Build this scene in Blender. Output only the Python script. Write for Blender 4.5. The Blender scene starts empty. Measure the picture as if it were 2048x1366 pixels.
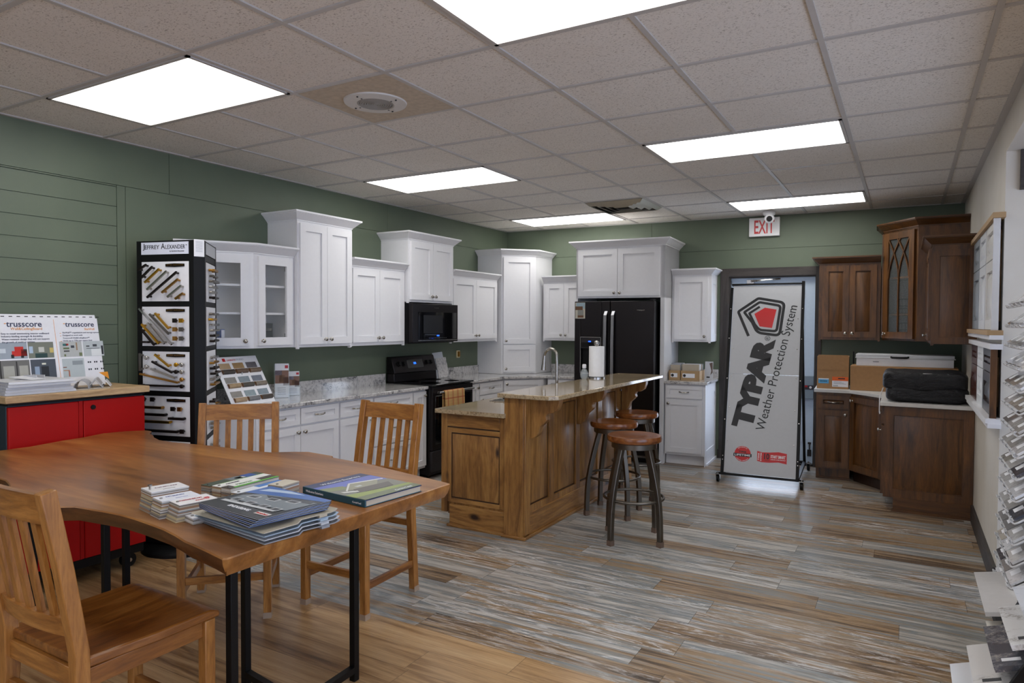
import bpy, bmesh, math, random
from mathutils import Matrix, Vector
random.seed(7)
PI = math.pi
SC = bpy.context.scene
COL = SC.collection
I4 = Matrix.Identity(4)

# ------------------------------------------------------------------ materials
def lin(c):
    return tuple((x / 12.92 if x <= .04045 else ((x + .055) / 1.055) ** 2.4) for x in c)
def rgb(h):
    h = h.lstrip('#')
    return lin(tuple(int(h[i:i + 2], 16) / 255 for i in (0, 2, 4))) + (1,)

class NT:
    def __init__(s, name):
        s.m = bpy.data.materials.new(name); s.m.use_nodes = True
        s.t = s.m.node_tree; s.n = s.t.nodes; s.b = s.n['Principled BSDF']
    def node(s, typ, **kw):
        n = s.n.new(typ)
        for k, v in kw.items():
            if k.startswith('i_'):
                key = k[2:]
                n.inputs[int(key) if key.isdigit() else key].default_value = v
            else: setattr(n, k, v)
        return n
    def link(s, a, b): s.t.links.new(a, b)
    def coord(s, scale=(1, 1, 1), loc=(0, 0, 0), rot=(0, 0, 0)):
        c = s.node('ShaderNodeTexCoord'); mp = s.node('ShaderNodeMapping')
        mp.inputs['Scale'].default_value = scale; mp.inputs['Location'].default_value = loc; mp.inputs['Rotation'].default_value = rot
        s.link(c.outputs['Object'], mp.inputs['Vector']); return mp.outputs[0]
    def noise(s, vec, scale, detail=4, rough=.55, dist=0, w=None):
        n = s.node('ShaderNodeTexNoise'); n.inputs['Scale'].default_value = scale; n.inputs['Detail'].default_value = detail
        n.inputs['Roughness'].default_value = rough; n.inputs['Distortion'].default_value = dist
        if vec is not None: s.link(vec, n.inputs['Vector'])
        return n.outputs['Fac']
    def ramp(s, fac, stops, interp='LINEAR'):
        r = s.node('ShaderNodeValToRGB'); r.color_ramp.interpolation = interp
        e = r.color_ramp.elements
        while len(e) < len(stops): e.new(.5)
        for el, (p, c) in zip(e, stops): el.position = p; el.color = c if len(c) == 4 else tuple(c) + (1,)
        s.link(fac, r.inputs[0]); return r.outputs[0]
    def mix(s, fac, a, b, mode='MIX'):
        x = s.node('ShaderNodeMix', data_type='RGBA', blend_type=mode)
        if isinstance(fac, (int, float)): x.inputs[0].default_value = fac
        else: s.link(fac, x.inputs[0])
        for k, v in ((6, a), (7, b)):
            if isinstance(v, tuple): x.inputs[k].default_value = v
            else: s.link(v, x.inputs[k])
        return x.outputs[2]
    def math(s, op, a, b=None, c=None):
        x = s.node('ShaderNodeMath', operation=op)
        for k, v in enumerate((a, b, c)):
            if v is None: continue
            if isinstance(v, (int, float)): x.inputs[k].default_value = v
            else: s.link(v, x.inputs[k])
        return x.outputs[0]
    def bump(s, h, strength=.2, dist=.01):
        b = s.node('ShaderNodeBump'); b.inputs['Strength'].default_value = strength; b.inputs['Distance'].default_value = dist
        s.link(h, b.inputs['Height']); s.link(b.outputs[0], s.b.inputs['Normal'])
    def set(s, col=None, rough=.5, metal=0, coat=0, spec=None):
        if col is not None:
            if isinstance(col, tuple): s.b.inputs['Base Color'].default_value = col
            else: s.link(col, s.b.inputs['Base Color'])
        if isinstance(rough, (int, float)): s.b.inputs['Roughness'].default_value = rough
        else: s.link(rough, s.b.inputs['Roughness'])
        s.b.inputs['Metallic'].default_value = metal; s.b.inputs['Coat Weight'].default_value = coat
        s.b.inputs['Coat Roughness'].default_value = .12
        if spec is not None: s.b.inputs['Specular IOR Level'].default_value = spec
        return s.m

_pc = {}
def plain(h, rough=.5, metal=0, coat=0, var=.04, spec=None):
    """paint, plastic or metal with a faint procedural mottling"""
    k = (h, rough, metal, coat, spec)
    if k in _pc: return _pc[k]
    n = NT('paint_' + h.strip('#')); c = rgb(h)
    f = n.noise(n.coord(), 35, 3)
    d = tuple(max(0, x * (1 - var)) for x in c[:3]) + (1,)
    n.set(n.ramp(f, [(.3, d), (.7, c)]), rough, metal, coat, spec)
    _pc[k] = n.m; return n.m

def wood(name, dark, mid, light, axis='Z', scale=1., rough=.38, coat=.15, knots=0, bump=.05):
    n = NT(name)
    st = {'X': (.12, 1, 1), 'Y': (1, .12, 1), 'Z': (1, 1, .12)}[axis]
    v = n.coord(tuple(a * scale for a in st))
    f1 = n.noise(v, 9, 5, .6, 1.2); f2 = n.noise(v, 70, 3, .6, .4)
    col = n.ramp(f1, [(.3, rgb(dark)), (.5, rgb(mid)), (.72, rgb(light))])
    g = n.ramp(f2, [(.35, (.62, .58, .55, 1)), (.6, (1, 1, 1, 1))])
    col = n.mix(.6, col, g, 'MULTIPLY')
    if knots:
        vk = n.coord(tuple((.45 if a < 1 else 1) * scale for a in st))
        vo = n.node('ShaderNodeTexVoronoi'); vo.inputs['Scale'].default_value = knots
        vo.inputs['Randomness'].default_value = 1; n.link(vk, vo.inputs['Vector'])
        km = n.ramp(n.math('ADD', vo.outputs['Distance'], n.math('MULTIPLY', n.math('SUBTRACT', n.noise(v, 20, 3), .5), .12)), [(.06, (1, 1, 1, 1)), (.13, (0, 0, 0, 1))])
        col = n.mix(km, col, rgb('#2a160a'))
    n.set(col, rough, 0, coat); n.bump(f2, bump, .004); return n.m

def glassy(name, h, alpha=.12, rough=.02):
    n = NT(name); n.set(rgb(h), rough); n.b.inputs['Alpha'].default_value = alpha; n.b.inputs['Specular IOR Level'].default_value = .8
    return n.m
def glow(name, h, strength):
    n = NT(name); n.set(rgb(h), .4)
    n.b.inputs['Emission Color'].default_value = rgb(h); n.b.inputs['Emission Strength'].default_value = strength
    return n.m

def make_floor(name, stops, wash, W=.178, L=1.22, washamt=.6, spread=.5):
    n = NT(name)
    c = n.node('ShaderNodeTexCoord'); sp = n.node('ShaderNodeSeparateXYZ'); n.link(c.outputs['Object'], sp.inputs[0])
    X, Y = sp.outputs[0], sp.outputs[1]
    ry = n.math('DIVIDE', Y, W); row = n.math('FLOOR', ry)
    w1 = n.node('ShaderNodeTexWhiteNoise', noise_dimensions='1D'); n.link(row, w1.inputs['W'])
    xs = n.math('ADD', n.math('DIVIDE', X, L), n.math('MULTIPLY', w1.outputs['Value'], 7.3)); colm = n.math('FLOOR', xs)
    cb = n.node('ShaderNodeCombineXYZ'); n.link(row, cb.inputs[0]); n.link(colm, cb.inputs[1])
    w2 = n.node('ShaderNodeTexWhiteNoise', noise_dimensions='2D'); n.link(cb.outputs[0], w2.inputs['Vector'])
    pid = w2.outputs['Value']; sc = n.node('ShaderNodeSeparateColor'); n.link(w2.outputs['Color'], sc.inputs[0]); pid2 = sc.outputs[1]
    def gn(sx, sy, k, detail, rough, dist):
        v = n.node('ShaderNodeCombineXYZ')
        n.link(n.math('ADD', n.math('MULTIPLY', X, sx), n.math('MULTIPLY', pid, k)), v.inputs[0]); n.link(n.math('MULTIPLY', Y, sy), v.inputs[1]); n.link(n.math('MULTIPLY', pid, 9), v.inputs[2])
        return n.noise(v.outputs[0], 1, detail, rough, dist)
    g1 = gn(.9, 15, 41, 6, .6, 1.3); g2 = gn(5, 130, 11, 4, .65, .3); g3 = gn(2.2, 16, 23, 9, .78, 2.2)
    key = n.math('ADD', n.math('MULTIPLY', n.math('SUBTRACT', g1, .5), 1.9), n.math('ADD', .5, n.math('MULTIPLY', n.math('SUBTRACT', pid, .5), spread)))
    col = n.ramp(key, stops)
    wm = n.ramp(g3, [(.5, (0, 0, 0, 1)), (.60, (1, 1, 1, 1))])
    col = n.mix(n.math('MULTIPLY', wm, n.math('MULTIPLY', washamt, n.ramp(pid2, [(.35, (.06, .06, .06, 1)), (.62, (1, 1, 1, 1))]))), col, wash)
    col = n.mix(.5, col, n.ramp(g2, [(.32, (.5, .47, .44, 1)), (.6, (1, 1, 1, 1))]), 'MULTIPLY')
    fy = n.math('FRACT', ry); fx = n.math('FRACT', xs)
    gap = n.math('MAXIMUM', n.math('LESS_THAN', fy, .012), n.math('LESS_THAN', fx, .002))
    col = n.mix(n.math('MULTIPLY', gap, .65), col, rgb('#2c241d'))
    n.set(col, n.ramp(g2, [(.2, (.36,) * 3), (.8, (.26,) * 3)]), 0, 0, .45)
    n.bump(n.math('SUBTRACT', g2, n.math('MULTIPLY', gap, 2)), .12, .003)
    return n.m

def granite(name, base, mid, dark, vein, s=1., amt=.5):
    n = NT(name); v = n.coord((s, s, s))
    f1 = n.noise(v, 2.6, 9, .68, 1.6); f2 = n.noise(v, 38, 6, .7); f3 = n.noise(v, 7, 8, .75, .8)
    col = n.ramp(f2, [(.34, rgb(mid)), (.5, rgb(base))])
    vm = n.ramp(f1, [(.43, (0, 0, 0, 1)), (.49, (1, 1, 1, 1)), (.53, (1, 1, 1, 1)), (.59, (0, 0, 0, 1))])
    sp = n.ramp(f3, [(.5, (0, 0, 0, 1)), (.62, (1, 1, 1, 1))])
    fine = n.ramp(n.noise(v, 90, 5, .7), [(.42, (1, 1, 1, 1)), (.56, (0, 0, 0, 1))])
    m = n.math('MULTIPLY', n.math('MULTIPLY', vm, sp), fine)
    col = n.mix(n.math('MULTIPLY', sp, amt), col, rgb(vein))
    col = n.mix(n.math('MINIMUM', n.math('MULTIPLY', m, 1.3), .95), col, rgb(dark))
    n.set(col, .09, 0, .4, .6); return n.m

def wall_paint(name, h, h2):
    n = NT(name); v = n.coord()
    n.set(n.ramp(n.noise(v, 3, 5), [(.35, rgb(h2)), (.65, rgb(h))]), .55)
    n.bump(n.noise(v, 140, 3), .12, .002); return n.m

def tile_mat():
    n = NT('ceiling_tile'); v = n.coord((1, 1.5, 1))
    f = n.noise(v, 95, 4, .7, .6); big = n.noise(v, 2, 2)
    pit = n.ramp(f, [(.36, rgb('#9c948b')), (.45, rgb('#e3ded7'))])
    col = n.mix(n.ramp(big, [(.3, (0,) * 3 + (1,)), (.7, (.35,) * 3 + (1,))]), pit, rgb('#d6cfc6'))
    n.set(col, .9, 0, 0, .1); n.bump(f, .35, .004); return n.m

M = {}
M['green'] = wall_paint('sage_green_paint', '#626d5a', '#5d6856')
M['cream'] = wall_paint('cream_wall_paint', '#cfc9bf', '#c9c2b6')
M['tile'] = tile_mat()
M['tbar'] = plain('#bbb7b3', .5)
M['white'] = plain('#e3e2e4', .33, var=.02)
M['whitein'] = plain('#d9d6d2', .5)
M['nickel'] = plain('#a9a49c', .26, 1)
M['steel'] = plain('#b7b5b1', .22, 1)
M['gun'] = plain('#6f6a63', .34, 1)
M['black'] = plain('#09090a', .5, spec=.25)
M['blackgloss'] = plain('#08080a', .08, spec=.6)
M['blacksteel'] = plain('#2e2b2c', .3, .85)
M['graphite'] = plain('#3a3739', .34, .7)
M['red'] = plain('#a80402', .5, spec=.25)
M['redink'] = plain('#c5161c', .4)
M['cart'] = plain('#26333f', .45, .2)
M['paper'] = plain('#e6e6ea', .55)
M['greyboard'] = plain('#bcbec2', .5, var=.03)
M['ink'] = plain('#15151a', .5)
M['navy'] = plain('#27314f', .5)
M['orange'] = plain('#e59422', .5)
M['gold'] = plain('#b98a2b', .3, 1)
M['brass'] = plain('#a57a3c', .32, 1)
M['bronze'] = plain('#231b18', .38, .7)
M['cardboard'] = plain('#a87f55', .8, var=.1)
M['darktrim'] = wood('charcoal_stained_trim', '#2a2523', '#3a3431', '#4a433f', 'Z', 1.2, .6, 0)
M['darktrimx'] = wood('charcoal_stained_trim_horizontal', '#2a2523', '#3a3431', '#4a433f', 'X', 1.2, .6, 0)
M['darktrimy'] = wood('charcoal_stained_base', '#2a2523', '#3a3431', '#4a433f', 'Y', 1.2, .6, 0)
M['doorblue'] = plain('#cfe0f2', .4)
M['oak'] = wood('honey_oak', '#7d4c1f', '#a06a30', '#b98142', 'Z', 2.2, .36, .2)
M['oakx'] = wood('honey_oak_rail', '#7d4c1f', '#a06a30', '#b98142', 'X', 2.2, .36, .2)
M['oaky'] = wood('honey_oak_seat', '#5d3413', '#84501f', '#a56f36', 'Y', 1.6, .3, .3)
M['slab'] = wood('walnut_live_edge', '#6a401a', '#925e2c', '#af7c42', 'X', .62, .3, .12, 2.3)
M['slabedge'] = wood('live_edge_bark', '#38200f', '#5a361a', '#7a4b25', 'X', 1.3, .4, .2)
M['hick'] = wood('rustic_hickory', '#6a4623', '#976a36', '#b4874a', 'Z', 1.5, .42, .1, 3.4)
M['hickx'] = wood('rustic_hickory_rail', '#6a4623', '#976a36', '#b4874a', 'Y', 1.5, .42, .1, 3.)
M['hickh'] = wood('rustic_hickory_cross', '#6a4623', '#976a36', '#b4874a', 'X', 1.5, .42, .1, 3.)
M['cherry'] = wood('chestnut_stained_maple', '#38210c', '#5c3915', '#754a1e', 'Z', 1.6, .4, .06)
M['cherryx'] = wood('chestnut_stained_crown', '#38210c', '#563514', '#6c451c', 'X', 1.6, .4, .06)
M['espresso'] = wood('espresso_maple', '#1d110c', '#2e1c14', '#3c261b', 'Z', 1.6, .36, .2)
M['seat'] = wood('russet_stool_seat', '#52290f', '#7c451d', '#955c2b', 'X', 2.2, .26, .2)
M['butcher'] = wood('pale_oak_worktop', '#a98a63', '#c2a379', '#d0b48b', 'Y', 2.2, .5, .05)
M['bar'] = plain('#8f8f92', .3, .9)
M['glaze'] = plain('#3a2412', .5, var=.3)
M['mdf'] = plain('#a98a63', .7)
M['gran'] = granite('white_grey_granite', '#cfccca', '#a19e9d', '#2e2f34', '#87878b')
M['gran2'] = granite('tan_gold_granite', '#b4a080', '#7e6a4c', '#362f26', '#8d7450', 1.6, .4)
M['glass'] = glassy('clear_glass', '#dfe7e4', .05)
M['acrylic'] = glassy('clear_acrylic', '#e6f0f4', .22)
M['dglass'] = plain('#0a0a0c', .05, spec=.8)
M['lamp'] = glow('prismatic_diffuser', '#fcfbf8', 9.5)
M['blueled'] = glow('blue_display', '#1e5cff', 3)
M['floorA'] = make_floor('weathered_mixed_plank', [(0, rgb('#4a3d32')), (.22, rgb('#75614d')), (.38, rgb('#a08463')), (.5, rgb('#8d8579')), (.62, rgb('#7c8487')), (.75, rgb('#a19b92')), (1, rgb('#c0bcb5'))], rgb('#cfcecc'), washamt=.85, spread=.55)
M['floorB'] = make_floor('honey_oak_plank', [(0, rgb('#5f452c')), (.28, rgb('#94704a')), (.5, rgb('#b38f64')), (1, rgb('#c6a57b'))], rgb('#cdb08a'), washamt=.2, spread=.3)

# ------------------------------------------------------------------ mesh builder
class B:
    def __init__(s): s.bm = bmesh.new(); s.mats = []; s.k = 0
    def use(s, m):
        if m not in s.mats: s.mats.append(m)
        s.k = s.mats.index(m); return s
    def add(s, vs, fs, m=None):
        bv = [s.bm.verts.new((m @ Vector(v)) if m is not None else v) for v in vs]
        for f in fs:
            try: fc = s.bm.faces.new([bv[i] for i in f]); fc.material_index = s.k
            except ValueError: pass
        return bv
    def box(s, x0, x1, y0, y1, z0, z1, m=None):
        s.add([(x0, y0, z0), (x1, y0, z0), (x1, y1, z0), (x0, y1, z0), (x0, y0, z1), (x1, y0, z1), (x1, y1, z1), (x0, y1, z1)],
              [(0, 3, 2, 1), (4, 5, 6, 7), (0, 1, 5, 4), (1, 2, 6, 5), (2, 3, 7, 6), (3, 0, 4, 7)], m); return s
    def hexa(s, a, b, m=None):
        """two quads joined"""
        s.add(list(a) + list(b), [(0, 3, 2, 1), (4, 5, 6, 7), (0, 1, 5, 4), (1, 2, 6, 5), (2, 3, 7, 6), (3, 0, 4, 7)], m); return s
    def prism(s, pts, z0, z1, m=None):
        n = len(pts)
        s.add([(x, y, z0) for x, y in pts] + [(x, y, z1) for x, y in pts],
              [tuple(range(n))[::-1], tuple(range(n, 2 * n))] + [(i, (i + 1) % n, n + (i + 1) % n, n + i) for i in range(n)], m); return s
    def lathe(s, prof, n=20, m=None):
        vs = []; fs = []; k = len(prof)
        for i in range(n):
            a = 2 * PI * i / n
            vs += [(r * math.cos(a), r * math.sin(a), z) for r, z in prof]
        for i in range(n):
            j = (i + 1) % n
            fs += [(i * k + q, j * k + q, j * k + q + 1, i * k + q + 1) for q in range(k - 1)]
        fs.append(tuple(i * k for i in range(n))[::-1]); fs.append(tuple(i * k + k - 1 for i in range(n)))
        s.add(vs, fs, m); return s
    def cyl(s, p0, p1, r0, r1=None, n=14):
        p0, p1 = Vector(p0), Vector(p1); d = p1 - p0
        q = d.to_track_quat('Z', 'Y').to_matrix().to_4x4(); q.translation = p0
        return s.lathe([(r0, 0), (r0 if r1 is None else r1, d.length)], n, q)
    def tube(s, pts, r, n=10, closed=False, rect=None, up=None):
        pts = [Vector(p) for p in pts]; N = len(pts); rings = []
        prev = None
        for i, p in enumerate(pts):
            if closed: t = (pts[(i + 1) % N] - pts[i - 1])
            else: t = pts[min(i + 1, N - 1)] - pts[max(i - 1, 0)]
            t.normalize()
            if up is not None: a = Vector(up)
            elif prev is not None: a = prev
            else: a = Vector((0, 0, 1)) if abs(t.z) < .9 else Vector((0, 1, 0))
            b = t.cross(a)
            if b.length < 1e-5: b = t.cross(Vector((1, 0, 0)))
            b.normalize(); a = b.cross(t); prev = a
            rr = r[i] if isinstance(r, (list, tuple)) else r
            if rect: w, h = rect; ring = [p + b * x + a * y for x, y in ((-w, -h), (w, -h), (w, h), (-w, h))]
            else: ring = [p + (b * math.cos(2 * PI * k / n) + a * math.sin(2 * PI * k / n)) * rr for k in range(n)]
            rings.append(ring)
        k = len(rings[0]); vs = [v for rg in rings for v in rg]; fs = []
        for i in range(N if closed else N - 1):
            j = (i + 1) % N
            fs += [(i * k + q, i * k + (q + 1) % k, j * k + (q + 1) % k, j * k + q) for q in range(k)]
        if not closed: fs += [tuple(range(k))[::-1], tuple((N - 1) * k + q for q in range(k))]
        s.add(vs, fs); return s
    def sweep(s, path, prof, side=1):
        """profile (offset, z) along an open XY path with mitred corners; offset to the right of travel"""
        P = [Vector(p) for p in path]; N = len(P); rows = []
        for i in range(N):
            ns = []
            for a, b in ((i - 1, i), (i, i + 1)):
                if a < 0 or b >= N: continue
                d = (P[b] - P[a]).normalized(); ns.append(Vector((d.y, -d.x)) * side)
            nv = ns[0] if len(ns) == 1 else (ns[0] + ns[1]) / (1 + ns[0].dot(ns[1]))
            rows.append([(P[i].x + nv.x * o, P[i].y + nv.y * o, z) for o, z in prof])
        k = len(prof); vs = [v for r in rows for v in r]; fs = []
        for i in range(N - 1): fs += [(i * k + q, (i + 1) * k + q, (i + 1) * k + (q + 1) % k, i * k + (q + 1) % k) for q in range(k)]
        fs += [tuple(range(k)), tuple((N - 1) * k + q for q in range(k))[::-1]]
        s.add(vs, fs); return s
    def done(s, name, mat=None, parent=None, ang=38, bev=0, seg=2):
        bm = s.bm; bmesh.ops.recalc_face_normals(bm, faces=bm.faces)
        for f in bm.faces: f.smooth = True
        for e in bm.edges:
            if len(e.link_faces) != 2 or e.calc_face_angle(0) > math.radians(ang): e.smooth = False
        me = bpy.data.meshes.new(name); bm.to_mesh(me); bm.free()
        for m in (s.mats if s.mats else [mat]): me.materials.append(m)
        return link(name, me, parent, bev, seg)

def link(name, me, parent=None, bev=0, seg=2):
    o = bpy.data.objects.new(name, me); COL.objects.link(o)
    if parent is not None:
        o.parent = parent
        if parent.get('_w') is not None: o.matrix_parent_inverse = Matrix.Translation(-Vector(parent['_w']))
    if bev:
        md = o.modifiers.new('soft_edges', 'BEVEL'); md.width = bev; md.segments = seg; md.limit_method = 'ANGLE'; md.angle_limit = math.radians(50)
    return o

def tag(o, label, cat=None, group=None):
    o['label'] = label
    if cat: o['category'] = cat
    if group: o['group'] = group
    return o
def thing(name, label, cat, loc, rotz=None, group=None):
    """Empty at the thing's base. rotz=None: its parts are given in room coordinates; otherwise in the thing's own frame."""
    o = bpy.data.objects.new(name, None); COL.objects.link(o); o.empty_display_size = .1
    o.location = loc
    if rotz is None: o['_w'] = list(loc)
    else: o.rotation_euler = (0, 0, rotz)
    return tag(o, label, cat, group)
def structure(o): o['kind'] = 'structure'; return o

def text(s, m, mat, parent, w=None, h=None, bold=0, align='LEFT', name='lettering', shear=0, space=1):
    cu = bpy.data.curves.new('txt', 'FONT'); cu.body = s; cu.size = 1; cu.offset = bold; cu.shear = shear; cu.space_character = space
    cu.extrude = .004; cu.resolution_u = 3
    t = bpy.data.objects.new('txt', cu); COL.objects.link(t)
    dg = bpy.context.evaluated_depsgraph_get(); dg.update()
    me = bpy.data.meshes.new_from_object(t.evaluated_get(dg))
    bpy.data.objects.remove(t); bpy.data.curves.remove(cu)
    xs = [v.co.x for v in me.vertices]; ys = [v.co.y for v in me.vertices]
    x0, x1, y0, y1 = min(xs), max(xs), min(ys), max(ys)
    sx = w / (x1 - x0) if w else None; sy = h / (y1 - y0) if h else None
    sx = sx or sy; sy = sy or sx
    for v in me.vertices:
        x = (v.co.x - x0) * sx
        if align == 'CENTER': x -= (x1 - x0) * sx / 2
        if align == 'RIGHT': x -= (x1 - x0) * sx
        v.co = m @ Vector((x, (v.co.y - y0) * sy, (v.co.z + .004) * .12))
    me.materials.clear(); me.materials.append(mat)
    return link(name, me, parent)

def frame(o, du, n):
    """local (u along, d outward, z up) -> room"""
    return Matrix(((du[0], n[0], 0, o[0]), (du[1], n[1], 0, o[1]), (0, 0, 1, o[2] if len(o) > 2 else 0), (0, 0, 0, 1)))
def plane(o, ex, ey):
    """a flat drawing plane: x along ex, y along ey, z the normal"""
    ex, ey = Vector(ex).normalized(), Vector(ey).normalized(); ez = ex.cross(ey)
    return Matrix(((ex.x, ey.x, ez.x, o[0]), (ex.y, ey.y, ez.y, o[1]), (ex.z, ey.z, ez.z, o[2]), (0, 0, 0, 1)))

# ------------------------------------------------------------------ joinery
def knob(F, u, z, d, parent, mat=None, r=.0155):
    m = F @ Matrix.Translation((u, d, z)) @ Matrix.Rotation(-PI / 2, 4, 'X')
    b = B(); b.lathe([(.009, 0), (.0055, .004), (.0055, .014), (r, .019), (r, .024), (r * .6, .029), (.001, .03)], 16, m)
    return b.done('knob', mat or M['nickel'], parent)
def pull(F, u, z, d, parent, L=.1, mat=None):
    b = B(); pts = []
    for i in range(9):
        t = i / 8; x = (t - .5) * L; pts.append(F @ Vector((u + x, d + .004 + .024 * math.sin(PI * t) ** .6, z - .004 * math.sin(PI * t))))
    b.tube(pts, [.0075, .006, .0045, .005, .0055, .005, .0045, .006, .0075], 8)
    return b.done('pull_handle', mat or M['nickel'], parent)
def shaker(F, u0, u1, z0, z1, d, parent, mat=None, rail=.058, t=.02, name='door', glass=False, panel=None):
    b = B().use(mat or M['white']); r = rail
    b.box(u0, u0 + r, d, d + t, z0, z1, F); b.box(u1 - r, u1, d, d + t, z0, z1, F)
    b.box(u0 + r, u1 - r, d, d + t, z0, z0 + r, F); b.box(u0 + r, u1 - r, d, d + t, z1 - r, z1, F)
    if not glass: b.box(u0 + r, u1 - r, d, d + t - .012, z0 + r, z1 - r, F)
    o = b.done(name, None, parent)
    if glass:
        g = B(); g.box(u0 + r, u1 - r, d + .006, d + .010, z0 + r, z1 - r, F); g.done('glass_pane', M['glass'], o)
    return o
def raised(F, u0, u1, z0, z1, d, parent, mat=None, rail=.055, t=.02, name='door', slope=.045):
    b = B().use(mat or M['cherry']); r = rail
    b.box(u0, u0 + r, d, d + t, z0, z1, F); b.box(u1 - r, u1, d, d + t, z0, z1, F)
    b.box(u0 + r, u1 - r, d, d + t, z0, z0 + r, F); b.box(u0 + r, u1 - r, d, d + t, z1 - r, z1, F)
    a0, a1, c0, c1 = u0 + r, u1 - r, z0 + r, z1 - r; e = min(slope, (a1 - a0) * .3, (c1 - c0) * .3)
    q = lambda g, y: [(a0 + g, y, c0 + g), (a1 - g, y, c0 + g), (a1 - g, y, c1 - g), (a0 + g, y, c1 - g)]
    b.box(a0, a1, d, d + .003, c0, c1, F)
    b.hexa(q(.006, d + .003), q(e, d + t - .001), F); return b.done(name, None, parent)
CROWN = [(0, 0), (.006, 0), (.006, .008), (.012, .012), (.05, .052), (.056, .054), (.056, .058), (.064, .060), (.064, .074), (0, .074)]
def crown(path, z0, parent, mat=None, sc=1., prof=CROWN, side=1):
    b = B(); b.sweep(path, [(o * sc, z0 + z * sc) for o, z in prof], side); return b.done('crown_moulding', mat or M['white'], parent, 25)
def polybox(name, pts, z0, z1, mat, parent=None, bev=0):
    b = B(); b.prism(pts, z0, z1); return b.done(name, mat, parent, bev=bev)

# ------------------------------------------------------------------ the room
H = 2.692
TH = .05
DU, DN = (math.cos(TH), math.sin(TH)), (math.sin(TH), -math.cos(TH))
FB = frame((0, 7.68), DU, DN)          # back wall: u along it, d out into the room
FL = frame((0, 0), (0, 1), (1, 0))     # left wall
FR = frame((4.99, 0), (0, 1), (-1, 0))  # right wall, u = Y
def wb(u, d=0, z=0): return FB @ Vector((u, d, z))

b = B().use(M['floorA']); b.box(-.1, 7.1, 2.675, 8.1, -.06, 0)
b.use(M['floorB']); b.box(-.1, 7.1, -3.1, 2.675, -.06, 0)
structure(b.done('floor'))

gx = [2.972 + .6096 * i for i in range(-5, 8)]; gy = [3.1276 + .6096 * k for k in range(-10, 8)]
b = B().use(M['tile']); b.box(-.1, 7.1, -3.1, 8.1, H + .006, H + .05)
b.use(M['tbar'])
for x in gx:
    if x > -.05: b.box(x - .012, x + .012, -3, 8, H - .001, H + .007)
for y in gy: b.box(0, 7.05, y - .012, y + .012, H - .0005, H + .007)
b.box(0, .025, -3, 7.7, H - .002, H + .007); b.box(4.955, 4.99, -3, 7.95, H - .002, H + .007)
b.box(0, 5.0, -.03, .0, H - .002, H + .007, FB @ Matrix.Rotation(0, 4, 'Z'))
b.box(0, 5.0, 0, .025, H - .002, H + .007, FB)
structure(b.done('ceiling'))

b = B().use(M['green'])
b.box(-.12, -.012, -3.1, 7.8, 0, H)
g = .0035
for y0, y1 in ((-3.1, 2.977), (2.977, 5.315), (5.315, 7.75)): b.box(-.012, 0, y0 + g / 2, y1 - g / 2, 2.408, H)
zz = [0] + [2.394 - .1295 * k for k in range(17, -1, -1)]
for z0, z1 in zip(zz[:-1], zz[1:]):
    if z1 > .1: b.box(-.012, 0, -3.1, 2.603, max(z0, 0) + g / 2, z1 - g / 2)
b.box(-.012, .0, -3.1, 2.603, 2.3975, 2.4045)
b.box(-.012, 0, 2.607, 2.662, 0, 2.4045); b.box(-.012, 0, 2.6655, 7.75, 0, 2.4045)
structure(b.done('wall_left'))

b = B().use(M['green']); dl, dr, dt = 2.80, 3.69, 2.035
for u0, u1, z0, z1 in ((-.15, dl, 0, H), (dr, 5.1, 0, H), (dl, dr, dt, H)): b.box(u0, u1, -.14, -.01, z0, z1, FB)
for u0, u1 in ((-.15, 1.915), (1.915, 5.1)): b.box(u0 + g / 2, u1 - g / 2, -.01, 0, 2.337, H, FB)
b.box(-.15, dl, -.01, 0, 0, 2.3335, FB); b.box(dr, 5.1, -.01, 0, 0, 2.3335, FB); b.box(dl, dr, -.01, 0, dt, 2.3335, FB)
structure(b.done('wall_back'))

b = B().use(M['cream']); b.box(4.99, 5.16, 4.75, 8.1, 0, H); b.box(4.99, 5.45, -3.1, 4.75, 2.492, H)
structure(b.done('wall_right'))
b = B(); b.box(5.16, 7.1, 4.75, 4.9, 0, H); structure(b.done('wall_return', M['cream']))
b = B()
for y0, y1, z0, z1 in ((-3.1, -2.2, 0, H), (4.3, 4.75, 0, H), (-2.2, 4.3, 0, .4), (-2.2, 4.3, 2.3, H)): b.box(7.0, 7.1, y0, y1, z0, z1)
structure(b.done('wall_far', M['cream']))
w = B()
for y0, y1, z0, z1 in ((-2.2, -2.15, .4, 2.3), (4.25, 4.3, .4, 2.3), (-2.2, 4.3, .4, .45), (-2.2, 4.3, 2.25, 2.3), (-.05, 0, .45, 2.25), (2.1, 2.15, .45, 2.25)): w.box(7.01, 7.08, y0, y1, z0, z1)
w = structure(w.done('window_2', M['white'])); p = B(); p.box(7.06, 7.07, -2.15, 4.25, .45, 2.25); p.done('glass_pane', glow('daylit_side_pane', '#cfe0ff', 4), w)
b = B()
for x0, x1, z0, z1 in ((-.1, .9, 0, H), (4.3, 7.1, 0, H), (.9, 4.3, 0, .5), (.9, 4.3, 2.3, H)): b.box(x0, x1, -3.15, -3.02, z0, z1)
structure(b.done('wall_front', M['cream']))
w = B()
for x0, x1, z0, z1 in ((.9, .95, .5, 2.3), (4.25, 4.3, .5, 2.3), (.9, 4.3, .5, .55), (.9, 4.3, 2.25, 2.3), (2.0, 2.05, .5, 2.3), (3.12, 3.17, .5, 2.3)): w.box(x0, x1, -3.1, -3.03, z0, z1)
w = structure(w.done('window_1', M['white'])); p = B(); p.box(.95, 4.25, -3.09, -3.08, .55, 2.25); p.done('glass_pane', glow('daylit_pane', '#dfe9ff', 2.6), w)

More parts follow.
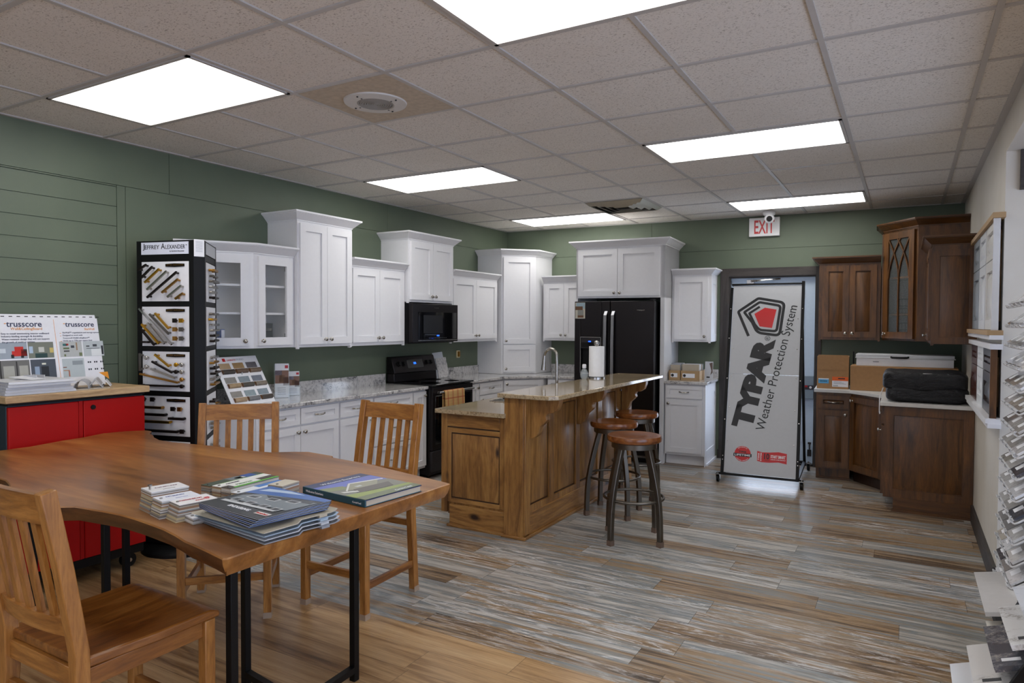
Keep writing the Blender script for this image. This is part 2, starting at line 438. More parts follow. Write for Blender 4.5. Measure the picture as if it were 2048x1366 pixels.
b = B(); b.box(4.972, 4.99, 4.75, 6.30, 0, .125); structure(b.done('baseboard_right', M['darktrimy']))
b = B(); b.box(4.972, 6.99, 4.732, 4.75, 0, .125); structure(b.done('baseboard_return', M['darktrimx']))
b = B(); b.box(2.695, 2.712, 0, .014, 0, .1, FB); structure(b.done('baseboard_back', M['darktrimx']))
b = B().use(M['darktrim'])
b.box(dl - .09, dl, 0, .022, 0, dt + .092, FB); b.box(dr, dr + .058, 0, .022, 0, dt + .092, FB)
b.box(dl, dl + .012, -.12, 0, 0, dt, FB); b.box(dr - .008, dr, -.12, 0, 0, dt, FB)
b.use(M['darktrimx']); b.box(dl, dr, 0, .022, dt, dt + .092, FB); b.box(dl, dr, -.12, 0, dt - .012, dt, FB)
structure(b.done('trim_1', bev=.002))
b = B(); b.box(5.055, 5.50, 4.722, 4.75, 2.27, 2.49); structure(b.done('trim_2', M['darktrimx']))

# back door, in its frame
b = B().use(M['doorblue']); z = -.075
gl = (2.95, 3.545, .27, 1.86)
for u0, u1, z0, z1 in ((dl + .012, gl[0], .015, dt - .014), (gl[1], dr - .008, .015, dt - .014), (gl[0], gl[1], .015, gl[2]), (gl[0], gl[1], gl[3], dt - .014)): b.box(u0, u1, z - .045, z, z0, z1, FB)
for u0, u1, z0, z1 in ((gl[0] - .03, gl[0], gl[2] - .03, gl[3] + .03), (gl[1], gl[1] + .03, gl[2] - .03, gl[3] + .03), (gl[0], gl[1], gl[3], gl[3] + .03), (gl[0], gl[1], gl[2] - .03, gl[2])): b.box(u0, u1, z, z + .012, z0, z1, FB)
b.box(dl + .012, dr - .008, z, z + .02, dt - .04, dt - .013, FB)
door = structure(b.done('door_1', bev=.002))
b = B(); b.box(gl[0], gl[1], z - .03, z - .02, gl[2], gl[3], FB); b.done('glass_pane', glow('daylit_door_pane', '#dbe9ff', 6), door)
b = B()
for zz_ in (.67, 1.07, 1.47): b.box(gl[0], gl[1], z - .018, z - .002, zz_ - .006, zz_ + .006, FB)
b.done('muntin', M['doorblue'], door)
b = B(); b.box(2.985, 3.06, z, z + .05, 1.955, 2.0, FB); b.tube([wb(3.03, z + .05, 1.985), wb(3.15, z + .09, 1.99), wb(3.33, z + .03, 2.005)], .011, 8); b.done('door_closer', M['steel'], door)
b = B().use(M['graphite']); b.box(3.625, 3.665, z, z + .015, .095, .165, FB); b.box(3.64, 3.65, z, z + .018, .165, .225, FB); b.box(3.63, 3.66, z, z + .015, .225, .245, FB); b.done('floor_bolt', None, door)
b = B(); b.box(dl, dr, -.13, .005, 0, .014, FB); b.done('threshold', M['bronze'], door)
b = B().use(plain('#8797a5', .4)); b.box(3.56, 3.68, z, z + .05, .715, .96, FB)
al = b.done('exit_alarm', None, door, bev=.004)
b = B().use(plain('#303038', .4)); b.box(3.562, 3.678, z + .05, z + .053, .815, .862, FB); b.use(M['redink']); b.box(3.575, 3.62, z + .053, z + .055, .845, .858, FB)
b.use(M['paper']); b.cyl(wb(3.65, z + .053, .84), wb(3.65, z + .057, .84), .013); b.done('alarm_plate', None, al)
for s_, zc in (('ALARM WILL', .838), ('SOUND', .826)):
    text(s_, plane(wb(3.575, z + .0535, zc), DU + (0,), (0, 0, 1)), M['redink'], al, w=.05 if len(s_) > 6 else .028)

# ------------------------------------------------------------------ things on the ceiling
places = [('near the shiplap wall, largest on that side', 1.1436, 2.213), ('in the middle of the row along the kitchen wall', 1.1436, 4.652), ('above the corner pantry end of the kitchen', 1.1436, 7.09),
          ('at the very top of the view, cut by the picture edge', 3.5816, 2.213), ('over the aisle beside the bar stools', 3.5816, 4.652), ('just in front of the exit sign', 3.5816, 7.09),
          ('behind the photographer above the shiplap side', 1.1436, -.225), ('behind the photographer above the sample tower side', 3.5816, -.225), ('over the adjoining room', 6.02, 2.213)]
for lab, x, y in places:
    t = thing('ceiling_light', 'bright recessed panel light ' + lab, 'ceiling light', (x, y, H), group='recessed ceiling panel lights')
    b = B(); hx, hy = .595, .292
    for x0, x1, y0, y1 in ((-hx, hx, -hy, -hy + .018), (-hx, hx, hy - .018, hy), (-hx, -hx + .018, -hy, hy), (hx - .018, hx, -hy, hy)): b.box(x + x0, x + x1, y + y0, y + y1, H - .006, H + .005)
    b.done('frame', M['tbar'], t)
    b = B(); b.box(x - hx + .018, x + hx - .018, y - hy + .018, y + hy - .018, H - .002, H + .004); b.done('diffuser', M['lamp'], t)
t = thing('ceiling_speaker', 'round white ceiling speaker in a darker tan tile', 'speaker', (2.058, 2.823, H))
b = B(); b.box(1.767, 2.349, 2.532, 3.114, H - .0005, H + .005); b.done('backing_tile', plain('#c6b8a4', .9, var=.2), t)
b = B(); m = Matrix.Translation((2.03, 2.83, H)) @ Matrix.Rotation(PI, 4, 'X')
b.lathe([(.168, 0), (.165, .008), (.10, .013), (.098, .011)], 48, m); b.done('rim', plain('#cfccc8', .5), t)
b = B()
for k in range(8): b.lathe([(.097 - .012 * k, .011), (.094 - .012 * k, .0135), (.088 - .012 * k, .0135), (.0865 - .012 * k, .011)], 36, m)
b.done('grille', plain('#8f8b86', .5), t)
b = B()
for r, a0 in ((.14, 0), (.108, 0)):
    for k in range(4):
        a = a0 + PI / 2 * k; b.lathe([(.005, .007), (.005, .0145), (.001, .015)], 8, m @ Matrix.Translation((r * math.cos(a), r * math.sin(a), 0)))
b.done('screws', M['graphite'], t)
t = thing('ceiling_vent', 'square metal air vent with curved louvres in the ceiling', 'vent', (2.058, 6.48, H))
b = B(); b.box(1.765, 2.35, 6.187, 6.773, H - .003, H + .004); b.done('backing', plain('#2e2a22', .6), t)
b = B().use(plain('#b9b4a6', .32, .6))
for k in range(4):
    r0, r1 = .293 - .062 * k, .258 - .062 * k
    for q in range(4):
        m = Matrix.Translation((2.058, 6.48, H)) @ Matrix.Rotation(PI / 2 * q, 4, 'Z')
        b.hexa([(-r0, -r0, -.005), (r0, -r0, -.005), (r1, -r1, -.034), (-r1, -r1, -.034)], [(-r0, -r0, -.001), (r0, -r0, -.001), (r1, -r1, -.029), (-r1, -r1, -.029)], m)
b.done('louvres', None, t)
t = thing('security_camera', 'white dome security camera hanging in front of the exit sign', 'camera', (3.25, 7.585, H))
b = B(); m = Matrix.Translation((3.25, 7.585, H)) @ Matrix.Rotation(PI, 4, 'X'); b.lathe([(.064, -.004), (.064, .022), (.055, .034), (.046, .04)], 28, m); b.done('mount', M['white'], t)
b = B(); mm = Matrix.Translation((3.255, 7.565, H - .075)); b.lathe([(.001, -.05), (.022, -.045), (.04, -.03), (.05, -.005), (.048, .02), (.03, .045), (.001, .05)], 28, mm)
cb = b.done('camera_ball', M['white'], t)
b = B(); dv = (CAMD := Vector((4.52, 0, 1.51)) - Vector((3.255, 7.565, H - .075))).normalized(); c0 = Vector((3.255, 7.565, H - .075)); b.cyl(c0 + dv * .034, c0 + dv * .054, .031, .029, 24); b.done('lens', M['dglass'], cb)
t = thing('exit_sign', 'white box exit sign with red letters above the back door', 'sign', tuple(wb(3.165, 0, 2.46)))
b = B(); b.box(3.01, 3.325, .002, .05, 2.465, 2.668, FB); ho = b.done('housing', M['white'], t, bev=.006)
text('EXIT', plane(wb(3.168, .051, 2.494), DU + (0,), (0, 0, 1)), M['redink'], t, w=.205, h=.145, bold=.015, align='CENTER')

# ------------------------------------------------------------------ white kitchen, wall cabinets
def loc(F, u, d, z): return tuple(F @ Vector((u, d, z)))
def P2(F, u, d): v = F @ Vector((u, d, 0)); return (v.x, v.y)
CAB = 'painted white kitchen upper cabinets'
def upper(label, F, u0, u1, z0, z1, dep, dz0, dz1, n=2, sides=(1, 1), gap=.028, mat=None, crz=None, group=CAB, knobs=None, door=shaker, cmat=None, rail=.058, side=1):
    t = thing('upper_cabinet', label, 'cabinet', loc(F, (u0 + u1) / 2, 0, z0), group=group)
    b = B(); b.box(u0, u1, .002, dep, z0, z1, F)
    b.box(u0, u0 + .02, dep - .02, dep, z0 - .012, z0, F); b.box(u1 - .02, u1, dep - .02, dep, z0 - .012, z0, F)
    b.done('body', mat or M['white'], t)
    wd = (u1 - u0 - 2 * gap) / n
    for k in range(n):
        a = u0 + gap + wd * k; e = .0015
        o = door(F, a + (e if k else 0), a + wd - (e if k < n - 1 else 0), dz0, dz1, dep, t, mat or M['white'], rail)
        ku = (a + wd - .03) if (k == 0 and n == 2) or (n == 1 and knobs == 'R') else a + .03
        knob(F, ku, dz0 + .038, dep + .02, o)
    pts = []
    if sides[0]: pts.append(P2(F, u0, .002))
    pts += [P2(F, u0, dep), P2(F, u1, dep)]
    if sides[1]: pts.append(P2(F, u1, .002))
    crown(pts, z1 - .004, t, cmat or mat, side=side)
    return t
# angled display cabinet with glass doors at the near end of the run
t = thing('display_cabinet', 'white angled upper cabinet with two glass doors beside the black hardware tower', 'cabinet', (0, 3.45, 1.31), group=CAB)
pl = [(.004, 3.006), (.300, 3.442), (.300, 3.826), (.004, 3.826)]
b = B().use(M['white']); z0, z1 = 1.312, 2.022
b.prism(pl, z0, z0 + .02); b.prism(pl, z1 - .02, z1)
b.box(.004, .284, 3.81, 3.827, z0 + .02, z1 - .02); b.use(M['whitein']); b.box(.004, .012, 3.0, 3.828, z0, z1)
b.use(M['white'])
ang = math.atan2(.301, .44); Lh = math.hypot(.301, .44)
FA = frame((.004, 3.0), (math.sin(ang), math.cos(ang)), (math.cos(ang), -math.sin(ang)))
b.box(Lh - .04, Lh, -.02, 0, z0 - .001, z1 + .001, FA); b.box(.002, .03, -.02, 0, z0 - .001, z1 + .001, FA); b.box(.03, Lh - .04, -.02, -.001, z0 - .001, z0 + .035, FA); b.box(.03, Lh - .04, -.02, -.001, z1 - .035, z1 + .001, FA)
b.box(3.44, 3.475, .285, .305, z0 - .001, z1 + .001, FL); b.box(3.79, 3.828, .285, .305, z0 - .001, z1 + .001, FL); b.box(3.475, 3.79, .285, .304, z0 - .001, z0 + .035, FL); b.box(3.475, 3.79, .285, .304, z1 - .035, z1 + .001, FL)
b.done('body', None, t)
pi_ = [(.012, 3.03), (.28, 3.435), (.28, 3.81), (.012, 3.81)]
for zs in (1.565, 1.775): polybox('shelf', pi_, zs, zs + .016, M['white'], t)
o = shaker(FA, .02, Lh - .03, z0 + .02, z1 - .02, 0, t, glass=True, rail=.06); knob(FA, Lh - .058, z0 + .055, .02, o)
o = shaker(FL, 3.475, 3.80, z0 + .02, z1 - .02, .305, t, glass=True, rail=.06); knob(FL, 3.503, z0 + .055, .325, o)
b = B()
for zq in (1.40, 1.93): b.box(.24, .30, 3.79, 3.81, zq - .02, zq + .02)
b.done('hinge', M['nickel'], t)
crown([(.004, 3.0), (.305, 3.44), (.305, 3.828)], z1 - .004, t)
b = B().use(plain('#2b4f96', .5)); b.box(.06, .16, 3.27, 3.30, 1.333, 1.455); b.use(M['paper']); b.box(.158, .162, 3.272, 3.298, 1.38, 1.45)
tag(b.done('brochure_box'), 'small blue boxed product standing inside the glass fronted corner cabinet', 'box')
b = B().use(plain('#23282e', .4)); b.box(.05, .15, 3.66, 3.75, 1.333, 1.50); b.use(M['steel']); b.box(.15, .153, 3.675, 3.735, 1.44, 1.46)
tag(b.done('appliance_sample'), 'tall dark box on the bottom shelf behind the narrow glass door', 'box')

upper('tall white upper cabinet stepped forward between the glass cabinet and a lower pair', FL, 3.83, 4.445, 1.308, 2.318, .34, 1.332, 2.295, gap=.018)
upper('white two-door upper cabinet between the tall cabinet and the microwave', FL, 4.449, 5.207, 1.302, 2.008, .305, 1.332, 1.985, sides=(0, 0))
upper('short raised white cabinet directly above the black microwave', FL, 5.215, 5.975, 1.712, 2.322, .34, 1.735, 2.30, gap=.03)
upper('white two-door upper cabinet between the microwave and the corner pantry', FL, 5.979, 6.93, 1.302, 2.012, .305, 1.332, 1.985, sides=(0, 0))
# corner pantry standing on the counter
t = thing('corner_pantry', 'tall white diagonal corner pantry cabinet standing on the granite counter', 'cabinet', (.3, 7.3, .9), group=CAB)
c0, c1 = (.34, 6.975), (.64, 7.285); ew = wb(.64, .002)
pts = [(.003, 6.975), c0, c1, (ew.x, ew.y), (.003, 7.676)]
polybox('body', pts, .902, 2.318, M['white'], t)
dv = Vector((c1[0] - c0[0], c1[1] - c0[1])); Lp = dv.length; dv /= Lp
FP = frame(c0, (dv.x, dv.y), (dv.y, -dv.x))
o = shaker(FP, .022, Lp - .022, 1.262, 2.295, 0, t, rail=.06); knob(FP, .05, 1.30, .02, o)
o = shaker(FP, .022, Lp - .022, .925, 1.252, 0, t, rail=.06); knob(FP, .05, .965, .02, o)
crown([(.003, 6.975), c0, c1, (ew.x, ew.y)], 2.314, t)
upper('white two-door upper cabinet half hidden by the refrigerator', FB, .662, 1.218, 1.302, 2.012, .305, 1.332, 1.99, sides=(0, 0))
upper('small white single-door upper cabinet beside the back door trim', FB, 2.245, 2.665, 1.315, 2.045, .33, 1.338, 2.025, n=1, knobs='R', sides=(0, 1))
FS = frame(loc(FB, 2.665, 0, 0), (DN[0], DN[1]), (DU[0], DU[1]))
shp = bpy.data.objects['upper_cabinet.005']
b = B()
for u0, u1, q0, q1 in ((.0, .07, 1.32, 2.04), (.26, .33, 1.32, 2.04), (.07, .26, 1.32, 1.40), (.07, .26, 1.95, 2.04)): b.box(u0 + .004, u1, .0005, .008, q0, q1, FS)
b.done('end_panel', M['white'], shp)
# refrigerator surround
t = thing('fridge_surround', 'white cabinet surround with two doors above the black refrigerator', 'cabinet', loc(FB, 1.72, 0, 0), group=CAB)
b = B(); b.box(1.222, 1.242, .002, .63, 0, 2.36, FB); b.box(2.195, 2.24, .002, .63, 0, 2.36, FB); b.box(1.222, 2.24, .002, .63, 1.795, 2.36, FB); b.box(2.24, 2.245, .55, .60, 0, .1, FB)
b.done('body', M['white'], t)
for a, c, ku in ((1.25, 1.713, 1.683), (1.717, 2.185, 1.747)):
    o = shaker(FB, a, c, 1.815, 2.338, .63, t, rail=.062); knob(FB, ku, 1.85, .65, o)
crown([P2(FB, 1.222, .002), P2(FB, 1.222, .63), P2(FB, 2.24, .63), P2(FB, 2.24, .002)], 2.355, t, sc=1.08)

# ------------------------------------------------------------------ white kitchen, base cabinets
BAS = 'painted white kitchen base cabinets'
ZC = .90; ZB = .868
def base(label, F, u0, u1, dep, fronts, sides=(0, 0), group=BAS, mat=None, door=shaker, name='base_cabinet', toe=.11, ZB=ZB):
    t = thing(name, label, 'cabinet', loc(F, (u0 + u1) / 2, 0, 0), group=group)
    b = B(); b.box(u0, u1, .002, dep, toe, ZB, F); b.box(u0 + .002, u1 - .002, .02, dep - .065, 0, toe, F); b.done('body', mat or M['white'], t)
    for kind, a, c, z0, z1, h in fronts:
        if kind == 'drawer':
            o = door(F, a, c, z0, z1, dep, t, mat or M['white'], .04, name='drawer'); pull(F, (a + c) / 2, (z0 + z1) / 2, dep + .011, o)
        else:
            o = door(F, a, c, z0, z1, dep, t, mat or M['white'], .055)
            if h is not None: knob(F, a + .03 if h == 'L' else c - .03, z1 - .04, dep + .02, o)
    return t
D0, D1, E0, E1 = .728, .852, .135, .712
t = base('white base cabinet with two drawers and two doors below the flooring sample board', FL, 3.29, 4.098, .51, [('drawer', 3.31, 3.68, D0, D1, 0), ('drawer', 3.692, 4.088, D0, D1, 0), ('door', 3.31, 3.684, E0, E1, 'R'), ('door', 3.688, 4.088, E0, E1, 'L')])
AE = [(.004, 2.84), (.51, 3.287), (.004, 3.287)]
t = thing('base_end_cabinet', 'white angled end base cabinet behind the black hardware tower', 'cabinet', (.15, 3.2, 0), group=BAS)
polybox('body', AE, .11, ZB, plain('#d4d3d6', .4), t); polybox('toe_kick', [(.02, 2.93), (.43, 3.287), (.02, 3.287)], 0, .11, M['white'], t)
base('white base cabinet with one drawer over a door, seen through the slats of a chair', FL, 4.10, 4.508, .51, [('drawer', 4.112, 4.498, D0, D1, 0), ('door', 4.112, 4.498, E0, E1, 'R')])
base('white stack of three drawers in the counter run before the range', FL, 4.51, 5.058, .51, [('drawer', 4.522, 5.05, D0, D1, 0), ('drawer', 4.522, 5.05, .43, .712, 0), ('drawer', 4.522, 5.05, E0, .416, 0)])
base('narrow white pull-out base cabinet touching the range on the chair side', FL, 5.06, 5.268, .51, [('door', 5.07, 5.26, E0, D1, 'R')])
base('slim white base cabinet between the range and a wider drawer', FL, 5.992, 6.20, .51, [('door', 6.0, 6.192, E0, D1, 'R')])
base('white drawer and door base cabinet next to the diagonal corner', FL, 6.202, 6.71, .51, [('drawer', 6.215, 6.70, D0, D1, 0), ('door', 6.215, 6.70, E0, E1, 'L')])
t = thing('corner_base_cabinet', 'white diagonal corner base cabinet under the tall pantry', 'cabinet', (.4, 7.2, 0), group=BAS)
k0, k1 = (.51, 6.713), (.86, 7.075); e2 = wb(.86, .003)
polybox('body', [(.004, 6.713), k0, k1, (e2.x, e2.y), (.004, 7.676)], .11, ZB, M['white'], t)
polybox('toe_kick', [(.02, 6.73), (.45, 6.76), (.81, 7.13), (.81, 7.6), (.02, 7.6)], 0, .11, M['white'], t)
dv = Vector((k1[0] - k0[0], k1[1] - k0[1])); Lk = dv.length; dv /= Lk; FK = frame(k0, (dv.x, dv.y), (dv.y, -dv.x))
o = shaker(FK, .02, Lk - .02, E0, D1, 0, t); knob(FK, .05, .81, .02, o)
ux = .863
base('white base cabinet beside the refrigerator, mostly behind the island bar', FB, ux, 1.218, .61, [('drawer', ux + .012, 1.208, D0, D1, 0), ('door', ux + .012, 1.208, E0, E1, 'L')])
t = base('white base cabinet with drawer and door standing beside the back door', FB, 2.248, 2.668, .60, [('drawer', 2.262, 2.645, D0 - .01, D1, 0), ('door', 2.262, 2.645, E0, E1 - .012, 'L')])
FS2 = frame(loc(FB, 2.668, 0, 0), (DN[0], DN[1]), (DU[0], DU[1]))
b = B()
for u0, u1, q0, q1 in ((.0, .06, .0, .868), (.53, .60, 0, .868), (.06, .53, 0, .16), (.06, .53, .76, .868)): b.box(u0 + .004, u1, .0005, .008, q0, q1, FS2)
b.box(.004, .545, .008, .022, 0, .022, FS2); b.done('end_panel', M['white'], t)

CT = 'white and grey granite counters'
t = thing('granite_counter', 'long white granite counter from the hardware tower up to the range', 'counter', (.28, 4.2, ZB), group=CT)
polybox('worktop', [(.002, 2.80), (.55, 3.285), (.55, 5.27), (.002, 5.27)], ZB + .002, ZC, M['gran'], t, bev=.004)
b = B(); b.box(.001, .021, 2.80, 5.262, ZC, ZC + .10); b.done('backsplash', M['gran'], t)
t = thing('granite_counter', 'white granite corner counter running from the range to the refrigerator', 'counter', (.4, 7, ZB), group=CT)
q = wb(1.218, .002); q2 = wb(1.218, .645); q3 = wb(.89, .645)
polybox('worktop', [(.002, 5.99), (.55, 5.99), (.55, 6.69), (q3.x, q3.y), (q2.x, q2.y), (q.x, q.y), (.002, 7.676)], ZB + .002, ZC - .0005, M['gran'], t, bev=.004)
b = B(); b.box(.001, .021, 5.995, 6.972, ZC, ZC + .10); b.box(.648, 1.216, .002, .021, ZC, ZC + .10, FB); b.done('backsplash', M['gran'], t)
t = thing('granite_counter', 'short white granite counter top holding two cardboard sample boxes', 'counter', loc(FB, 2.45, 0, ZB), group=CT)
b = B(); b.box(2.247, 2.70, .002, .64, ZB + .002, ZC, FB); b.done('worktop', M['gran'], t, bev=.004)
b = B(); b.box(2.247, 2.70, .001, .021, ZC, ZC + .10, FB); b.done('backsplash', M['gran'], t)

# ------------------------------------------------------------------ appliances
t = thing('range', 'black electric range with a glass cooktop below the microwave', 'stove', (.3, 5.63, 0))
r0, r1 = 5.277, 5.983
b = B().use(M['blacksteel']); b.box(.02, .555, r0, r1, .03, .895); b.use(M['black'])
for yy in (r0 + .03, r1 - .06):
    for xx in (.06, .49): b.box(xx, xx + .03, yy, yy + .03, 0, .03)
b.done('body', None, t, bev=.003)
b = B().use(M['blackgloss']); b.box(.02, .60, r0 - .003, r1 + .003, .895, .912); ct = b.done('cooktop', None, t, bev=.005)
b = B()
for cx, cy, rr in ((.20, 5.45, .075), (.20, 5.81, .09), (.44, 5.45, .10), (.44, 5.81, .075)): b.lathe([(rr - .002, .9121), (rr - .002, .9124), (rr, .9124), (rr, .9121)], 36, Matrix.Translation((cx, cy, 0)))
b.done('burner_ring', M['graphite'], ct)
b = B().use(M['blacksteel'])
b.hexa([(.02, r0, .912), (.12, r0, .912), (.12, r1, .912), (.02, r1, .912)], [(.02, r0, 1.0), (.115, r0, 1.0), (.115, r1, 1.0), (.02, r1, 1.0)])
b.hexa([(.02, r0, 1.0), (.13, r0, 1.0), (.13, r1, 1.0), (.02, r1, 1.0)], [(.02, r0, 1.165), (.075, r0, 1.165), (.075, r1, 1.165), (.02, r1, 1.165)])
bg = b.done('backguard', None, t, bev=.006)
mt = Matrix(((0, -.317, .948, .130), (1, 0, 0, 0), (0, .948, .317, 1.0), (0, 0, 0, 1)))  # x along room Y, y up the sloped face
b = B().use(M['blackgloss']); b.box(5.50, 5.76, .045, .135, .0, .0025, mt); b.use(M['blueled']); b.box(5.605, 5.645, .085, .105, .0025, .0035, mt); b.done('display', None, bg)
for yk in (5.365, 5.44, 5.82, 5.895):
    b = B(); b.lathe([(.026, 0), (.026, .006), (.019, .009), (.018, .028), (.001, .029)], 18, mt @ Matrix.Translation((yk, .095, 0))); b.done('control_knob', M['black'], bg)
b = B().use(M['blacksteel'])
b.box(.555, .59, r0 + .005, r1 - .005, .275, .885)
b.use(M['dglass']); b.box(.59, .594, r0 + .045, r1 - .045, .33, .80)
od = b.done('oven_door', None, t, bev=.003)
b = B().use(M['steel']); b.tube([(.635, r0 + .05, .835), (.635, r1 - .05, .835)], .012, 12); b.box(.59, .64, r0 + .05, r0 + .075, .825, .847); b.box(.59, .64, r1 - .075, r1 - .05, .825, .847); b.done('oven_handle', None, od)
b = B().use(M['graphite']); b.box(.555, .588, r0 + .005, r1 - .005, .07, .265); b.done('storage_drawer', None, t, bev=.003)
# towel
n = NT('plaid_towel'); v = n.coord(); sp = n.node('ShaderNodeSeparateXYZ'); n.link(v, sp.inputs[0])
def band(ax, per, wdt, ph=0): return n.math('LESS_THAN', n.math('FRACT', n.math('ADD', n.math('DIVIDE', sp.outputs[ax], per), ph)), wdt)
c_ = n.mix(n.math('MULTIPLY', band(1, .085, .16), .75), rgb('#c29a62'), rgb('#a33a26'))
c_ = n.mix(n.math('MULTIPLY', band(2, .085, .14), .7), c_, rgb('#a8452c'))
c_ = n.mix(n.math('MULTIPLY', band(1, .0425, .08, .5), .5), c_, rgb('#6f5130')); c_ = n.mix(n.math('MULTIPLY', band(2, .03, .1, .3), .35), c_, rgb('#8b6a3c'))
n.set(c_, .9); n.bump(n.noise(v, 400, 2), .3, .002)
b = B(); vs = []; fs = []; NY, NP = 24, 16
for i in range(NP + 1):
    for j in range(NY + 1):
        y = 5.40 + .33 * j / NY; wv = .004 * math.sin(j * 1.1) * (1 - abs(i - 6) / 12)
        if i <= 5: x, z = .617 + wv, .49 + (.835 - .49) * i / 5
        elif i <= 8: a = PI * (i - 5) / 4; x, z = .635 - .018 * math.cos(a), .835 + .018 * math.sin(a)
        else: x, z = .653 + wv + .01 * (i - 9) / 7, .835 - (.835 - .56) * (i - 9) / 7
        vs.append((x, y, z))
for i in range(NP):
    for j in range(NY): a = i * (NY + 1) + j; fs.append((a, a + 1, a + NY + 2, a + NY + 1))
b.add(vs, fs); o = b.done('dish_towel', n.m, None, 80)
sd = o.modifiers.new('cloth', 'SOLIDIFY'); sd.thickness = .004
tag(o, 'tan and red plaid dish towel folded over the oven handle', 'towel')

t = thing('microwave', 'black over-the-range microwave with a dark window', 'microwave', (.2, 5.6, 1.30))
b = B(); b.box(.004, .345, 5.213, 5.977, 1.305, 1.698); b.done('body', M['black'], t)
b = B(); b.box(.347, .40, 5.213, 5.977, 1.315, 1.698); md = b.done('door', M['blacksteel'], t, bev=.004)
b = B(); b.box(.40, .404, 5.30, 5.945, 1.345, 1.615); b.done('window', M['dglass'], md)
b = B(); b.box(.404, .4045, 5.38, 5.70, 1.405, 1.585); b.done('window_mesh', plain('#17171a', .3), md)
b = B().use(M['blueled']); b.box(.404, .405, 5.60, 5.64, 1.374, 1.386); b.use(plain('#7f8085', .4))
for k in range(12): b.box(.404, .405, 5.47 + .026 * k, 5.478 + .026 * k, 1.356, 1.36)
b.done('control_strip', None, md)
b = B(); b.box(.40, .408, 5.29, 5.955, 1.330, 1.338); b.done('trim_strip', M['steel'], md)
text('Whirlpool', plane((.4005, 5.595, 1.650), (0, 1, 0), (0, 0, 1)), M['nickel'], md, w=.075, align='CENTER')

t = thing('refrigerator', 'black stainless side-by-side refrigerator with water dispenser', 'fridge', loc(FB, 1.7, 0, 0))
f0, f1 = 1.262, 2.168
b = B(); b.box(f0 + .005, f1 - .005, .03, .70, .02, 1.745, FB)
for u in (f0 + .04, f1 - .08):
    for d in (.06, .64): b.box(u, u + .04, d, d + .04, 0, .02, FB)
b.done('body', M['black'], t)
fs_ = 1.678
for nm, a, c in (('freezer_door', f0, fs_ - .003), ('fresh_food_door', fs_ + .003, f1)):
    b = B()
    if nm == 'freezer_door':
        x0, x1, q0, q1 = 1.333, 1.578, .955, 1.362
        for u0, u1, s0, s1 in ((a, x0, .075, 1.755), (x1, c, .075, 1.755), (x0, x1, .075, q0), (x0, x1, q1, 1.755)): b.box(u0, u1, .71, .775, s0, s1, FB)
    else: b.box(a, c, .71, .775, .56, 1.755, FB); b.box(a, c, .71, .775, .075, .55, FB)
    o = b.done(nm, M['blacksteel'], t, bev=.006)
    hu = fs_ - .042 if nm == 'freezer_door' else fs_ + .042
    b = B(); b.tube([loc(FB, hu, .778, 1.64), loc(FB, hu, .815, 1.60), loc(FB, hu, .828, 1.3), loc(FB, hu, .828, .95), loc(FB, hu, .815, .62), loc(FB, hu, .778, .58)], 0, rect=(.016, .009), up=(DN[0], DN[1], 0)); b.done('door_handle', M['bar'], o)
    if nm == 'freezer_door':
        b = B().use(M['black']); b.box(x0, x1, .712, .72, q0, q1, FB); b.use(M['graphite']); b.box(x0 + .01, x1 - .01, .72, .772, 1.235, 1.352, FB)
        b.use(M['blackgloss']); b.box(x0 + .01, x1 - .01, .772, .778, 1.245, 1.30, FB); b.use(M['blueled']); b.box(1.43, 1.46, .778, .7785, 1.305, 1.317, FB); b.use(M['steel'])
        for u0, u1, s0, s1 in ((x0, x0 + .006, q0, q1), (x1 - .006, x1, q0, q1), (x0, x1, q0, q0 + .006), (x0, x1, q1 - .006, q1)): b.box(u0, u1, .772, .78, s0, s1, FB)
        b.use(M['graphite']); b.box(1.475, 1.52, .722, .74, 1.06, 1.20, FB); b.done('water_dispenser', None, o)
    else:
        text('Whirlpool', plane(loc(FB, 2.02, .7755, 1.645), DU + (0,), (0, 0, 1)), M['nickel'], o, w=.085, align='CENTER')
b = B(); b.box(f1 - .05, f1 - .01, .66, .76, 1.757, 1.775, FB); b.done('hinge_cover', M['black'], t)
b = B().use(plain('#c8c2b2', .5)); b.box(1.272, 1.388, .7755, .777, 1.565, 1.742, FB)
b.use(plain('#9db3bd', .5)); b.box(1.285, 1.386, .777, .7775, 1.675, 1.738, FB); b.use(plain('#6b4a30', .6)); b.box(1.274, 1.36, .777, .778, 1.66, 1.70, FB); b.box(1.30, 1.37, .777, .778, 1.575, 1.60, FB); b.use(plain('#8f8f88', .6)); b.box(1.30, 1.37, .777, .778, 1.60, 1.66, FB)
tag(b.done('photo_card'), 'small photo card stuck to the top corner of the refrigerator door', 'photo')
b = B().use(plain('#cfc39a', .5)); b.box(.001, .012, 6.52, 6.585, 1.105, 1.19); b.use(M['brass']); b.box(.012, .03, 6.54, 6.565, 1.118, 1.178)
tag(b.done('outlet_box'), 'bare electrical outlet without a cover on the green wall above the counter', 'outlet')

